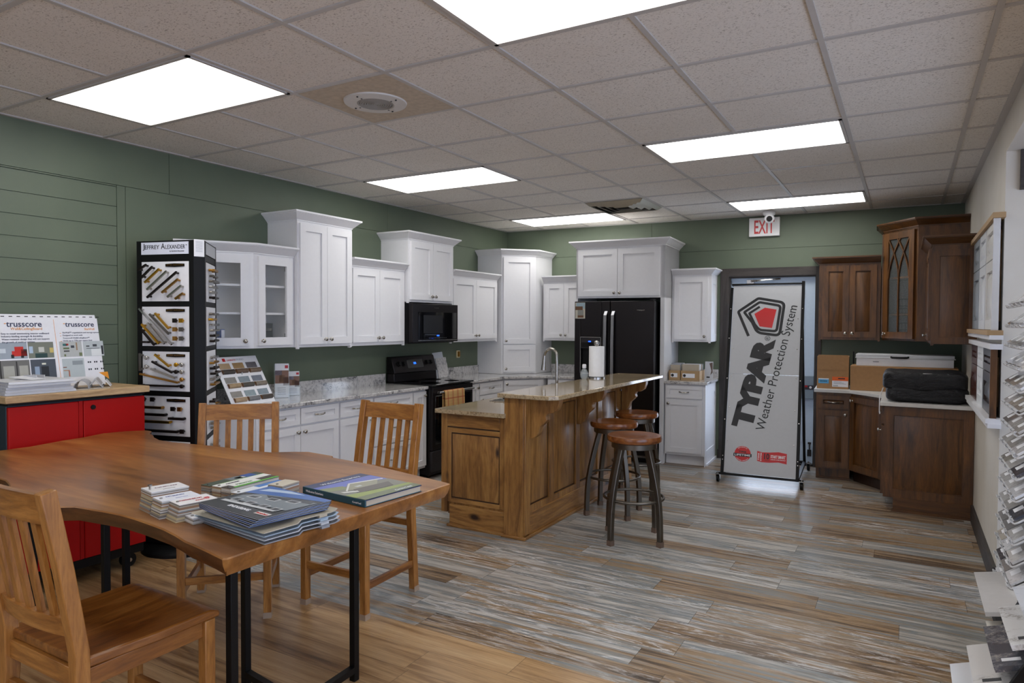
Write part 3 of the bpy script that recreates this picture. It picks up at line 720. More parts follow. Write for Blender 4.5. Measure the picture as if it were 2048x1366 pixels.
# ------------------------------------------------------------------ island
t = thing('kitchen_island', 'rustic knotty hickory island with a raised bar side and carved brackets', 'island', (1.88, 5.2, 0))
YI0, YI1, ZL, ZR = 4.14, 6.27, .842, .988
b = B(); b.box(1.60, 2.09, YI0 + .012, YI1, .10, ZL); b.box(1.66, 2.09, YI0 + .04, YI1 - .02, 0, .10); b.done('body', M['hick'], t)
b = B(); b.box(2.092, 2.215, YI0 + .05, YI1, 0, ZR); b.done('raised_wall', M['hick'], t)
b = B(); b.box(2.078, 2.235, YI0 - .022, YI0 + .055, 0, ZR); b.box(2.236, 2.25, YI0 - .022, YI0 + .055, .03, ZR); b.done('corner_post', M['hick'], t, bev=.004)
FE = frame((0, YI0 + .012), (1, 0), (0, -1))
b = B().use(M['hick']); b.box(1.52, 1.575, -.55, .012, .10, ZL, FE); b.box(1.578, 2.076, 0, .004, .09, ZL, FE)
b.box(1.578, 1.612, .004, .014, .18, .735, FE); b.box(2.03, 2.076, .004, .014, .18, ZL, FE); b.use(M['hickh']); b.box(1.612, 2.03, .004, .014, .70, .735, FE); b.box(1.612, 2.03, .004, .014, .18, .212, FE)
b.box(1.578, 2.03, .004, .016, .745, ZL, FE); ep = b.done('end_frame', None, t, bev=.002)
gl_ = B().use(M['glaze'])
for u_, v_, z0_, z1_ in ((1.612, 1.619, .212, .70), (2.023, 2.03, .212, .70), (1.619, 2.023, .212, .222), (1.619, 2.023, .69, .70)): gl_.box(u_, v_, .004, .0105, z0_, z1_, FE)
gl_.box(1.578, 2.03, .004, .0145, .736, .744, FE); gl_.done('dark_glaze', None, t)
q = lambda gg, y: [(1.612 + gg, y, .212 + gg), (2.03 - gg, y, .212 + gg), (2.03 - gg, y, .70 - gg), (1.612 + gg, y, .70 - gg)]
b = B(); b.hexa(q(0, .004), q(.012, .010), FE); b.done('end_panel', M['hick'], t)
b = B(); b.box(1.60, 2.078, .005, .02, 0, .165, FE); b.done('plinth', M['hickh'], t, bev=.004)
b = B().use(M['hick']); FI = frame((2.215, 0), (0, 1), (1, 0))
st = [(4.195, 4.225), (4.52, 4.60), (4.99, 5.07), (5.44, 5.53), (5.86, 5.95), (6.19, 6.27)]
for a, c in st: b.box(a, c, 0, .02, .17, ZR, FI)
for (a, c), (e, f) in zip(st[:-1], st[1:]):
    b.box(c, e, 0, .02, .90, ZR, FI); b.box(c, e, 0, .02, .17, .215, FI)
b.done('bar_side_frame', None, t, bev=.002)
for (a, c), (e, f) in zip(st[:-1], st[1:]):
    p = B().use(M['hick']); z0, z1 = .215, .90
    qq = lambda gg, d: [(c + gg, d, z0 + gg), (e - gg, d, z0 + gg), (e - gg, d, z1 - gg), (c + gg, d, z1 - gg)]
    p.hexa(qq(.008, .003), qq(.02, .011), FI); p.use(M['glaze'])
    for u_, v_, zz0, zz1 in ((c, c + .007, z0, z1), (e - .007, e, z0, z1), (c, e, z0, z0 + .009), (c, e, z1 - .009, z1)): p.box(u_, v_, .001, .006, zz0, zz1, FI)
    p.done('bar_side_panel', None, t)
b = B(); b.box(4.19, YI1, 0, .026, .0, .172, FI); b.done('plinth', M['hickx'], t, bev=.004)
b = B().use(M['hickh']); b.box(1.585, 2.245, .022 if False else .02, .036, 0, .02, FE); b.box(2.065, 2.262, .034, .052, 0, .02, FE); b.use(M['hickx']); b.box(4.12, YI1, .026, .044, 0, .02, FI); b.done('shoe_moulding', None, t, bev=.004)
cor = [(0, 0), (.235, 0), (.232, -.03), (.215, -.075), (.18, -.098), (.14, -.105), (.13, -.125), (.137, -.15), (.115, -.175), (.085, -.20), (.075, -.235), (.06, -.265), (.03, -.285), (0, -.29)]
for yc in (4.228, 5.03, 6.02):
    b = B(); m = Matrix(((1, 0, 0, 2.237), (0, 0, 1, yc - .03), (0, 1, 0, ZR), (0, 0, 0, 1))); b.prism(cor, 0, .06, m); b.done('corbel', M['hick'], t, bev=.004)
t = thing('island_counter', 'lower tan granite counter on the end of the island with a sink', 'counter', (1.8, 5.2, ZL))
b = B(); x0, x1, y0, y1 = 1.60, 1.89, 4.72, 5.45
for a, c, e, f in ((1.495, x0, 4.092, 6.33), (x1, 2.09, 4.092, 6.33), (x0, x1, 4.092, y0), (x0, x1, y1, 6.33)): b.box(a, c, e, f, ZL + .001, .873)
b.done('worktop', M['gran2'], t)
b = B(); b.box(2.076, 2.091, 4.2, 6.27, .873, ZR - .002); b.done('backsplash', M['gran2'], t)
t = thing('kitchen_sink', 'stainless sink set in the lower island counter', 'sink', (1.8, 5.08, .75))
b = B()
for a, c, e, f, z0, z1 in ((x0 - .012, x0, y0 - .012, y1 + .012, .8735, .879), (x1, x1 + .012, y0 - .012, y1 + .012, .8735, .879), (x0, x1, y0 - .012, y0, .8735, .879), (x0, x1, y1, y1 + .012, .8735, .879),
                           (x0 + .002, x0 + .006, y0 + .002, y1 - .002, .844, .877), (x1 - .006, x1 - .002, y0 + .002, y1 - .002, .844, .877), (x0 + .002, x1 - .002, y0 + .002, y0 + .006, .844, .877), (x0 + .002, x1 - .002, y1 - .006, y1 - .002, .844, .877), (x0 + .002, x1 - .002, y0 + .002, y1 - .002, .8435, .848)): b.box(a, c, e, f, z0, z1)
b.done('basin', M['steel'], t)
b = B().use(M['steel'])
for k in range(9): b.tube([(x0 + .01, y0 + .03 + .08 * k, .882), (x1 - .01, y0 + .03 + .08 * k, .882)], .003, 6)
for xx in (x0 + .02, x1 - .02): b.tube([(xx, y0 + .01, .885), (xx, y1 - .01, .885)], .004, 6)
b.use(M['black']); b.box(x0 + .05, x0 + .08, y0 + .1, y0 + .2, .885, .897); b.done('drying_rack', None, t)
t = thing('faucet', 'brushed nickel gooseneck pull-down faucet rising behind the bar', 'faucet', (1.945, 5.22, .873))
b = B(); fx, fy = 1.945, 5.22
b.lathe([(.027, 0), (.027, .012), (.019, .02), (.018, .06), (.0135, .07)], 20, Matrix.Translation((fx, fy, .873)))
pts = [(fx, fy, .93), (fx, fy, 1.18)]
dx, dy = -.98, .2; R = .067
for k in range(1, 13):
    a = PI * k / 12 * 1.02; pts.append((fx + dx * R * (1 - math.cos(a)), fy + dy * R * (1 - math.cos(a)), 1.225 + R * math.sin(a)))
b.tube(pts, .0125, 14); b.done('spout', M['nickel'], t)
ex, ey, ez = pts[-1]; b = B(); b.cyl((ex, ey, ez + .01), (ex + dx * .012, ey + dy * .012, ez - .115), .014, .022, 18); b.done('spray_head', M['nickel'], t)
b = B(); b.cyl((fx, fy, .925), (fx + .02, fy - .06, .945), .008, .006); b.done('handle', M['nickel'], t)
t = thing('bar_counter', 'raised tan granite bar top with clipped corner on the island', 'counter', (2.27, 5.2, ZR))
polybox('slab', [(2.045, 4.075), (2.45, 4.075), (2.50, 4.125), (2.50, 6.40), (2.045, 6.40)], ZR + .001, 1.02, M['gran2'], t, bev=.005)
ZBAR = 1.0205
t = thing('paper_towel_holder', 'white paper towel roll upright on a metal holder on the bar', 'paper towels', (2.22, 5.55, ZBAR))
px_, py_ = 2.115, 5.68
m = Matrix.Translation((px_, py_, ZBAR))
b = B(); b.lathe([(.075, 0), (.075, .01), (.01, .014), (.007, .02), (.007, .32)], 26, m); b.done('stand', M['steel'], t)
b = B(); b.lathe([(.016, .016), (.068, .016), (.068, .285), (.016, .285)], 32, m); b.done('roll', plain('#efeff0', .85), t)
b = B(); b.lathe([(.008, .286), (.02, .295), (.024, .31), (.02, .33), (.006, .336)], 20, m); b.done('finial', M['nickel'], t)
t = thing('soap_bottle', 'small clear bottle with a white flip cap on the bar', 'bottle', (2.1, 5.5, ZBAR))
m = Matrix.Translation((2.075, 5.50, ZBAR))
b = B(); b.lathe([(.018, 0), (.03, .012), (.036, .04), (.028, .075), (.014, .092), (.012, .10)], 20, m); b.done('body', M['acrylic'], t)
b = B(); b.lathe([(.018, .0995), (.018, .125), (.012, .132)], 16, m); b.done('cap', M['white'], t)

# ------------------------------------------------------------------ bar stools
def stool():
    t = thing('bar_stool', '', 'stool', (0, 0, 0), 0, 'round wooden topped metal bar stools')
    b = B(); b.lathe([(.165, .685), (.186, .695), (.19, .715), (.184, .733), (.15, .735), (.08, .729), (.001, .726)], 44); b.done('seat', M['seat'], t)
    b = B(); b.lathe([(.152, .648), (.158, .65), (.158, .686), (.12, .688)], 40); b.done('seat_ring', M['gun'], t)
    for k in range(4):
        a = PI / 4 + PI / 2 * k; c, s = math.cos(a), math.sin(a)
        prof = [(.126, .66), (.15, .58), (.178, .48), (.203, .38), (.22, .29), (.229, .2), (.233, .1), (.234, .035)]
        b = B(); b.tube([(r * c, r * s, z) for r, z in prof], 0, rect=(.0165, .0165), up=(c, s, 0)); lg = b.done('leg', M['gun'], t, bev=.003)
        b = B(); b.tube([(.234 * c, .234 * s, 0), (.234 * c, .234 * s, .036)], 0, rect=(.0185, .0185), up=(c, s, 0)); b.done('foot_cap', plain('#6a5648', .7), lg)
    b = B(); b.tube([(.205 * math.cos(2 * PI * i / 48), .205 * math.sin(2 * PI * i / 48), .30) for i in range(48)], .010, 10, closed=True); b.done('foot_ring', M['gun'], t)
    return t
def dup(root, loc_, rz, label):
    r = root.copy(); COL.objects.link(r); r.location = loc_; r.rotation_euler = (0, 0, rz); r['label'] = label
    for ch in list(root.children):
        c = ch.copy(); COL.objects.link(c); c.parent = r
        for g_ in list(ch.children):
            d = g_.copy(); COL.objects.link(d); d.parent = c
    return r
s0 = stool(); s0.location = (2.885, 4.545, 0); s0.rotation_euler = (0, 0, math.radians(24)); s0['label'] = 'wooden topped metal bar stool standing out in the aisle, nearest of the three'
dup(s0, (2.515, 5.10, 0), math.radians(4), 'wooden topped metal bar stool tucked close to the island, middle of the three')
dup(s0, (2.475, 5.74, 0), math.radians(10), 'wooden topped metal bar stool farthest along the bar, in front of the refrigerator')

# ------------------------------------------------------------------ counter height chairs
def chair():
    t = thing('slat_back_chair', '', 'chair', (0, 0, 0), 0, 'honey oak slat back chairs around the live edge table')
    SZ = .56; oak, oakx = M['oak'], M['oakx']
    n = 12; vs = []; fs = []
    for side in (0, 1):
        for j in range(n + 1):
            for i in range(n + 1):
                u, v = i / n * 2 - 1, j / n * 2 - 1; x = u * (.228 - .018 * (v > 0) * v); y = v * .215 - .01
                z = SZ - (.012 * max(0, 1 - u * u) * max(0, 1 - (v - .15) ** 2 * .8)) if side else SZ - .032
                if side and v < -.8: z -= .012 * ((-v - .8) / .2) ** 2
                vs.append((x, y, z))
    N1 = (n + 1) ** 2
    for sd in (0, 1):
        for j in range(n):
            for i in range(n): a = sd * N1 + j * (n + 1) + i; fs.append((a, a + 1, a + n + 2, a + n + 1) if sd else (a, a + n + 1, a + n + 2, a + 1))
    rim = [i for i in range(n + 1)] + [j * (n + 1) + n for j in range(1, n + 1)] + [n * (n + 1) + i for i in range(n - 1, -1, -1)] + [j * (n + 1) for j in range(n - 1, 0, -1)]
    for a, c in zip(rim, rim[1:] + rim[:1]): fs.append((a, c, N1 + c, N1 + a))
    b = B(); b.add(vs, fs); b.done('seat', M['oaky'], t, bev=.006)
    def leg(pts, rx=.019, ry=.019):
        b = B(); b.tube(pts, 0, rect=(rx, ry), up=(0, 1, 0)); lg = b.done('leg', oak, t, bev=.003)
        p = Vector(pts[0]); b = B(); b.box(p.x - rx - .001, p.x + rx + .001, p.y - ry - .001, p.y + ry + .001, 0, .03); b.done('foot_pad', plain('#a08a75', .85), lg)
    for sx in (-1, 1):
        leg([(sx * .203, -.192, 0), (sx * .203, -.192, .20), (sx * .203, -.192, SZ - .034)])
        leg([(sx * .198, .235, 0), (sx * .198, .222, .20), (sx * .198, .206, .44), (sx * .198, .208, .58), (sx * .196, .245, .82), (sx * .194, .288, 1.05)], .019, .021)
    yb = lambda z: .206 + (z - .57) * .172
    def arc(z0, z1, bow, name, th=.011):
        b = B(); pts = [(x, bow * (1 - (x / .18) ** 2)) for x in [-.18 + .03 * i for i in range(13)]]
        ou = [(x, yb(z0) + d + th) for x, d in pts] + [(x, yb(z0) + d - th) for x, d in reversed(pts)]
        nn = len(ou); dz = yb(z1) - yb(z0)
        b.add([(x, y, z0) for x, y in ou] + [(x, y + dz, z1) for x, y in ou], [tuple(range(nn))[::-1], tuple(range(nn, 2 * nn))] + [(i, (i + 1) % nn, nn + (i + 1) % nn, nn + i) for i in range(nn)])
        return b.done(name, oakx, t)
    arc(.955, 1.04, .012, 'top_rail'); arc(.625, .68, .018, 'lower_rail')
    for k in range(5):
        x = -.122 + .061 * k; d = .014 * (1 - (x / .18) ** 2); b = B()
        b.tube([(x, yb(.675) + d, .675), (x, yb(.82) + d, .82), (x, yb(.96) + d, .96)], 0, rect=(.014, .006), up=(0, 1, 0)); b.done('slat', oak, t)
    for nm, p0, p1, hw in (('apron', (-.19, -.195, .50), (.19, -.195, .50), .028), ('apron', (-.19, .205, .50), (.19, .205, .50), .028), ('stretcher', (-.19, -.192, .215), (.19, -.192, .215), .019), ('stretcher', (-.185, .21, .39), (.185, .21, .39), .017)):
        b = B(); b.box(p0[0], p1[0], p0[1] - .01, p0[1] + .01, p0[2] - hw, p0[2] + hw); b.done(nm, oakx, t, bev=.002)
    for sx in (-1, 1):
        b = B(); b.box(sx * .201 - .01, sx * .201 + .01, -.18, .195, .472, .527); b.done('apron', M['oaky'], t, bev=.002)
        b = B(); b.box(sx * .201 - .01, sx * .201 + .01, -.18, .205, .145, .182); b.done('stretcher', M['oaky'], t, bev=.002)
    return t
c0_ = chair(); c0_.location = (1.95, 2.785, 0); c0_.rotation_euler = (0, 0, math.radians(2)); c0_['label'] = 'honey oak slat back chair across the table, in front of the island'
dup(c0_, (1.435, 2.37, 0), math.radians(43), 'honey oak slat back chair turned at an angle before the granite counter')
dup(c0_, (2.325, 1.24, 0), math.radians(180), 'honey oak slat back chair closest to the camera, pushed under the table')

# ------------------------------------------------------------------ live edge table
TZ = .86
far = [(2.93, 2.254), (2.73, 2.299), (2.398, 2.374), (2.2, 2.392), (2.13, 2.40), (2.115, 2.425), (2.043, 2.432), (1.935, 2.44), (1.87, 2.405), (1.79, 2.335), (1.659, 2.309), (1.549, 2.306), (1.435, 2.303), (1.295, 2.286), (1.103, 2.257), (.988, 2.259), (.87, 2.30), (.80, 2.34), (.73, 2.36), (.657, 2.42), (.60, 2.42), (.53, 2.33), (.50, 2.22), (.545, 2.09), (.56, 1.97), (.61, 1.79), (.60, 1.66)]
bay = [(.625, 1.52), (.70, 1.32), (.83, 1.18), (.98, 1.12), (1.10, 1.17), (1.17, 1.30), (1.25, 1.365), (1.347, 1.362), (1.438, 1.336), (1.532, 1.297), (1.582, 1.263), (1.612, 1.222), (1.60, 1.17), (1.63, 1.13)]
near = [(1.72, 1.165), (1.839, 1.222), (1.943, 1.246), (2.007, 1.29), (2.16, 1.308), (2.239, 1.313), (2.326, 1.31), (2.421, 1.301), (2.515, 1.29), (2.60, 1.272), (2.68, 1.25), (2.728, 1.243), (2.815, 1.228), (2.905, 1.21), (2.916, 1.218)]
out = far + bay + near
t = thing('live_edge_table', 'thick glossy live edge wooden table covered with brochures and swatches', 'table', (1.8, 1.85, 0))
b = B().use(M['slab']); n = len(out)
A = sum(out[i][0] * out[(i + 1) % n][1] - out[(i + 1) % n][0] * out[i][1] for i in range(n))
def inset(d):
    r = []
    for i in range(n):
        p, q_, s_ = Vector(out[i - 1]), Vector(out[i]), Vector(out[(i + 1) % n]); e1, e2 = (q_ - p).normalized(), (s_ - q_).normalized()
        n1 = Vector((-e1.y, e1.x)) * (1 if A > 0 else -1); n2 = Vector((-e2.y, e2.x)) * (1 if A > 0 else -1); nv = (n1 + n2)
        if nv.length < .3: nv = n1
        r.append(q_ + nv.normalized() * d)
    return r
lay = [(.004, TZ), (0, TZ - .004), (.002, TZ - .02), (.010, TZ - .04), (.022, TZ - .056)]
V_ = [[(p.x, p.y, z) for p in inset(d)] for d, z in lay]
vs = [v for L_ in V_ for v in L_]; fs = [tuple(range(n)), tuple((len(lay) - 1) * n + i for i in range(n))[::-1]]
b.add(vs, fs)
bm = b.bm; bm.verts.ensure_lookup_table(); b.use(M['slabedge'])
for L_ in range(len(lay) - 1):
    for i in range(n):
        j = (i + 1) % n; f = bm.faces.new([bm.verts[L_ * n + k] for k in (i, j)] + [bm.verts[(L_ + 1) * n + k] for k in (j, i)]); f.material_index = 0 if (i >= n - 2 or L_ < 1) else 1
b.done('tabletop', None, t, 30)
def tbase(B_, C_, A_):
    for p in (B_, C_, A_):
        b = B(); b.box(p[0] - .0145, p[0] + .0145, p[1] - .0145, p[1] + .0145, 0, TZ - .056); b.done('leg', M['black'], t, bev=.002)
    mx = ((B_[0] + C_[0]) / 2, (B_[1] + C_[1]) / 2)
    for z in (.05, TZ - .075):
        for p, q_ in ((B_, C_), (A_, mx)): b = B(); b.tube([(p[0], p[1], z), (q_[0], q_[1], z)], 0, rect=(.0135, .0135)); b.done('stretcher', M['black'], t)
tbase((2.528, 2.13), (2.56, 1.505), (2.166, 1.875)); tbase((.975, 2.073), (1.0, 1.62), (1.34, 1.765))

# ------------------------------------------------------------------ printed matter on the table
TS = TZ + .0008
def quadM(p0, pu, pv, z):
    """frame with origin at p0, x towards pu, y towards pv (both XY), z up"""
    ex = Vector((pu[0] - p0[0], pu[1] - p0[1])); lx = ex.length; ex /= lx
    ey = Vector((-ex.y, ex.x)); w_ = Vector((pv[0] - p0[0], pv[1] - p0[1])); ly = w_.dot(ey)
    if ly < 0: ey = -ey; ly = -ly
    return Matrix(((ex.x, ey.x, 0, p0[0]), (ex.y, ey.y, 0, p0[1]), (0, 0, 1, z), (0, 0, 0, 1))), lx, ly
EDGES = ['#c9c6c2', '#a59a8c', '#8f8880', '#b9b3a8', '#77736e', '#d4d2cf', '#9f7f66', '#8c9296', '#c7b894']
def deck(label, p0, ang, L, Wd, h, cover, marks, seed, skew=0., z=None, group='siding colour swatch decks', post=0):
    """a bolted fan deck of vinyl colour chips"""
    rnd = random.Random(seed); z = TS if z is None else z; t = thing('swatch_deck', label, 'swatches', (p0[0], p0[1], z), ang, group)
    k = max(4, int(h / .004)); b = B(); dz = (h - .002) / k
    for i in range(k):
        o = skew * (1 - i / k) ** 1.5 + rnd.uniform(-.0015, .0015); b.use(plain(rnd.choice(EDGES), .6)); b.box(o, L + o + rnd.uniform(-.002, 0), rnd.uniform(-.001, .001), Wd, dz * i, dz * (i + 1) - .0004)
    b.done('chips', None, t)
    b = B().use(plain(cover, .45)); b.box(0, L, 0, Wd, h - .002, h)
    for x0, x1, y0, y1, c in marks: b.use(plain(c, .5)); b.box(x0, x1, y0, y1, h, h + .0004)
    b.done('cover', None, t)
    b = B(); b.cyl((.012, Wd / 2, h), (.012, Wd / 2, h + .003 + post), .0035 if post else .005, None, 10)
    if post: b.cyl((.012, Wd / 2, h + post), (.012, Wd / 2, h + post + .005), .007, None, 12)
    b.done('binding_post', M['steel'], t)
    return t
dA = math.radians(78)
def dtext(t, s, x, y, h, w, hh, mat): text(s, Matrix.Translation((x, y, h + .0005)), mat, t, w=w, h=hh)
t = deck('white topped swatch deck, leaning and tallest of the trio by the table edge', (2.325, 1.372), dA, .125, .092, .072, '#e3e3e6', [(.045, .085, .018, .021, '#55586a')], 1, -.006, post=.012)
dtext(t, 'CARVEDWOOD', .03, .05, .072, .075, .007, plain('#8c6f7d', .5))
t = deck('swatch deck with pale blue print, in the middle of the trio', (2.414, 1.352), dA, .125, .078, .058, '#dfe2ec', [(.05, .09, .014, .017, '#4a52a0')], 2, -.01)
dtext(t, 'SOVEREIGN', .03, .045, .058, .06, .007, plain('#666ea6', .5))
t = deck('swatch deck with red MONOGRAM lettering, beside the siding samples', (2.498, 1.358), dA, .125, .09, .056, '#e9e8ea', [(.096, .112, .03, .045, '#c5202c')], 3, -.012)
dtext(t, 'MONOGRAM', .02, .045, .056, .072, .010, plain('#b23a4c', .5)); dtext(t, 'CertainTeed', .06, .018, .056, .045, .007, M['redink'])
t = deck('low swatch deck half under the grey siding samples', (2.562, 1.362), dA, .085, .07, .02, '#d8dae0', [], 4)
dB = math.radians(92)
deck('dark green and blue topped swatch deck farthest back on the table', (2.318, 1.60), dB, .25, .048, .046, '#3b4a3a', [(.1, .16, .0, .048, '#6c7478'), (.17, .22, .0, .048, '#2d4f95'), (.13, .17, .01, .03, '#c9cdd0')], 5)
t = deck('white swatch deck edged in lime green, second from the back', (2.372, 1.605), dB, .235, .046, .048, '#e3e4e2', [(.03, .235, .0435, .046, '#7cb342')], 6)
dtext(t, 'MONTEREY', .04, .015, .048, .06, .008, M['ink'])
t = deck('swatch deck with a bright green stripe and a dark label', (2.428, 1.605), dB, .225, .05, .05, '#4a443e', [(.03, .15, .016, .048, '#e6e6e4'), (.02, .225, .0, .012, '#69bb4c')], 7)
dtext(t, 'Mainstreet', .05, .026, .05, .07, .011, plain('#3c7a35', .5))
t = deck('pale blue and white swatch deck overlapped by the house brochures', (2.488, 1.60), dB, .22, .05, .04, '#dfe4ec', [(.1, .22, .02, .05, '#4f7fc4'), (.15, .22, .0, .02, '#c9d6e6')], 8)
t = deck('plain cream topped stack of colour chips beside the hardback book', (2.556, 1.725), math.radians(96), .09, .068, .05, '#cdc5b4', [], 9)

# siding samples under the brochures
sid = [('#8f9196', 'lowest grey vinyl siding sample of the stack under the brochures', 0), ('#b9bcc0', 'pale grey vinyl siding sample second from the bottom of the stack', .0135), ('#9db0c0', 'blue grey vinyl siding sample third from the bottom of the stack', .027), ('#b0a896', 'beige vinyl siding sample directly under the house brochures', .0405)]
for k, (c, lab, z) in enumerate(sid):
    o_ = (2.548 + .006 * k, 1.40 - .014 * k); m = Matrix.Translation((o_[0], o_[1], TS + z)) @ Matrix.Rotation(math.radians(-8 + 1.2 * k), 4, 'Z')
    pr = [(-.006, .001), (0, 0), (.115, 0), (.128, .009), (.245, .006), (.262, .009), (.27, .014), (.262, .016), (.252, .0115), (.246, .0095), (.125, .0125), (.112, .0035), (0, .0035)]
    b = B(); mm = m @ Matrix(((0, 0, 1, 0), (1, 0, 0, 0), (0, 1, 0, 0), (0, 0, 0, 1))); b.prism(pr, 0, .37, mm)
    b.box(.355, .372, .195, .225, .0, .0075, m)
    tag(b.done('siding_sample', plain(c, .5)), lab, 'siding sample', 'vinyl siding samples')
# brochures
def cover_house(b, m, W_, D_):
    def pg(pts, c, z): b.use(plain(c, .35, coat=.3)); b.prism(pts, .0, .00025, m @ Matrix.Translation((0, 0, z)))
    pg([(0, 0), (W_, 0), (W_, D_), (0, D_)], '#2a2f33', .0)
    pg([(0, .16), (W_ * .5, .2), (W_, .235), (W_, D_), (0, D_)], '#3d6cb5', .0003)
    pg([(.02, .2), (.1, .225), (.2, .25), (.12, .255), (.03, .235)], '#b9cde6', .0006)
    pg([(.03, .085), (.30, .10), (.31, .21), (.15, .195), (.07, .175), (.03, .135)], '#7d878e', .0009)
    pg([(.1, .175), (.29, .22), (.3, .19), (.13, .16)], '#3a4048', .0012)
    for x, y in ((.06, .125), (.14, .14), (.215, .16)):
        pg([(x, y), (x + .045, y + .004), (x + .045, y + .03), (x, y + .026)], '#d5d8da', .0015)
        pg([(x + .005, y + .004), (x + .04, y + .007), (x + .04, y + .026), (x + .005, y + .023)], '#454b50', .0018)
    pg([(.03, .055), (.28, .07), (.28, .083), (.03, .072)], '#c9cdd0', .0015)
    for x in (.05, .12, .19, .25): pg([(x, .075), (x + .035, .077), (x + .035, .105), (x, .103)], '#d5d8da', .002); pg([(x + .004, .079), (x + .031, .081), (x + .031, .101), (x + .004, .099)], '#3d4348', .0023)
    pg([(.245, .028), (.305, .03), (.305, .05), (.245, .048)], '#ded9d6', .0012)
zb = TS + .0565
for k in range(6):
    ang = math.radians(-11 + 1.1 * k); p = (2.585 + .005 * k, 1.368 - .004 * k); m = Matrix.Translation((p[0], p[1], zb + .0045 * k)) @ Matrix.Rotation(ang, 4, 'Z')
    W_, D_ = .315, .262
    b = B().use(plain('#24282b' if k % 2 else '#304f85', .4)); b.box(0, W_, 0, D_, 0, .0018, m); b.use(M['paper']); b.box(.002, W_ - .002, .001, D_ - .002, .0018, .0034, m); b.use(plain('#2a2f33', .35, coat=.3)); b.box(0, W_, 0, D_, .0034, .0040, m)
    mt_ = m @ Matrix.Translation((0, 0, .0041))
    if k == 5: cover_house(b, mt_, W_, D_)
    ordn = ['lowest', 'second from the bottom', 'third from the bottom', 'fourth from the bottom', 'second from the top', ''][k]
    lab = 'top brochure with a grey house under blue sky and the word ENDURING' if k == 5 else 'dark glossy house brochure, %s of the fanned stack' % ordn
    o = tag(b.done('brochure'), lab, 'brochure', 'stacked house siding brochures')
    if k == 5:
        text('ENDURING', mt_ @ Matrix.Translation((.11, .028, .0016)), M['paper'], o, w=.105, bold=.02); text('CertainTeed', mt_ @ Matrix.Translation((.25, .034, .0016)), M['redink'], o, w=.05)
# hardback sample book
t = thing('hardback_book', 'large hardback exterior design book with teal spine lying on the table', 'book', (2.7, 1.95, TS))
m, lx, ly = quadM((2.545, 1.835), (2.90, 1.80), (2.55, 2.12), TS); lx, ly = .345, .285
b = B(); b.box(.004, lx - .002, .006, ly - .006, .003, .022, m); b.done('pages', plain('#b9ae9c', .7), t)
b = B().use(plain('#1d4c5c', .4)); b.box(0, lx, 0, ly, 0, .003, m); b.box(0, lx, -.002, .003, 0, .025, m); cv = b.done('spine', None, t, bev=.001)
b = B()
def pg(pts, c, z): b.use(plain(c, .3, coat=.35)); b.prism(pts, 0, .0003, m @ Matrix.Translation((0, 0, z)))
b.use(plain('#3c4468', .35)); b.box(0, lx, 0, ly, .022, .0248, m)
# cover art: title strip at x=0, house in the middle, lawn at the far x end
z_ = .0249
pg([(.06, 0), (.13, 0), (.16, ly), (.06, ly)], '#5566c0', z_)
pg([(.12, 0), (.29, 0), (.27, ly), (.16, ly)], '#77786a', z_ + .0004)
pg([(.09, .0), (.15, .0), (.17, .07), (.12, .09)], '#7f8a55', z_ + .0006)
pg([(.11, .12), (.19, .05), (.20, .19), (.14, .25)], '#97977f', z_ + .0008)
pg([(.105, .13), (.115, .13), (.20, .045), (.19, .045)], '#e2e2de', z_ + .0012); pg([(.105, .13), (.115, .125), (.15, .27), (.14, .275)], '#e2e2de', z_ + .0012)
pg([(.16, .11), (.175, .115), (.175, .14), (.16, .14)], '#c9d0d0', z_ + .0012)
pg([(.19, .08), (.25, .05), (.26, .22), (.20, .25)], '#4c473e', z_ + .001)
pg([(.19, .02), (.21, .02), (.235, .07), (.22, .075)], '#dcdcd6', z_ + .0013)
pg([(.24, 0), (.30, 0), (.30, ly), (.275, ly), (.265, .15)], '#8d9f3f', z_ + .0014)
pg([(.295, 0), (lx, 0), (lx, ly), (.30, ly)], '#63704a', z_ + .0016)
cv2 = b.done('cover', None, t)
mt_ = m @ Matrix.Translation((.052, .05, z_ + .001)) @ Matrix.Rotation(PI / 2, 4, 'Z')
text('Welcome Exteriors', mt_, M['paper'], cv2, w=.19)
text('CertainTeed', m @ Matrix.Translation((.335, .16, z_ + .0025)) @ Matrix.Rotation(PI / 2, 4, 'Z'), M['paper'], cv2, w=.085)
ms = m @ Matrix(((1, 0, 0, 0), (0, 0, -1, -.0022), (0, 1, 0, .007), (0, 0, 0, 1)))
text('Welcome Exteriors', ms @ Matrix.Translation((.02, .001, 0)), M['paper'], cv, w=.10); text('CertainTeed', ms @ Matrix.Translation((.28, .001, 0)), M['paper'], cv, w=.045)

# ------------------------------------------------------------------ red cabinet by the shiplap wall
t = thing('rolling_cabinet', 'red two-door steel cabinet with a wooden top against the shiplap wall', 'cabinet', (.24, 2.14, 0))
y0, y1 = 1.765, 2.508
b = B(); b.box(.03, .425, y0, y1, .135, 1.06); b.done('body', M['cart'], t, bev=.004)
b = B(); b.box(.03, .43, y0 + .005, y1 - .005, .085, .135); b.done('base', M['black'], t)
b = B(); b.box(.02, .47, y0 - .02, y1 + .02, 1.074, 1.112); b.done('worktop', M['butcher'], t, bev=.004)
b = B(); b.box(.03, .445, y0, y1, 1.06, 1.074); b.done('top_rail', M['black'], t)
for a, c in ((y0 + .002, 2.118), (2.146, y1 - .002)):
    b = B(); b.box(.427, .45, a, c, .142, 1.052)
    o = b.done('door', M['red'], t, bev=.004)
    if c > 2.2:
        b = B(); b.cyl((.45, 2.197, 1.012), (.456, 2.197, 1.012), .014, .013, 18); b.done('lock', M['black'], o)
b = B(); b.box(.427, .444, 2.121, 2.143, .142, 1.052); b.done('door_stile', M['red'], t)
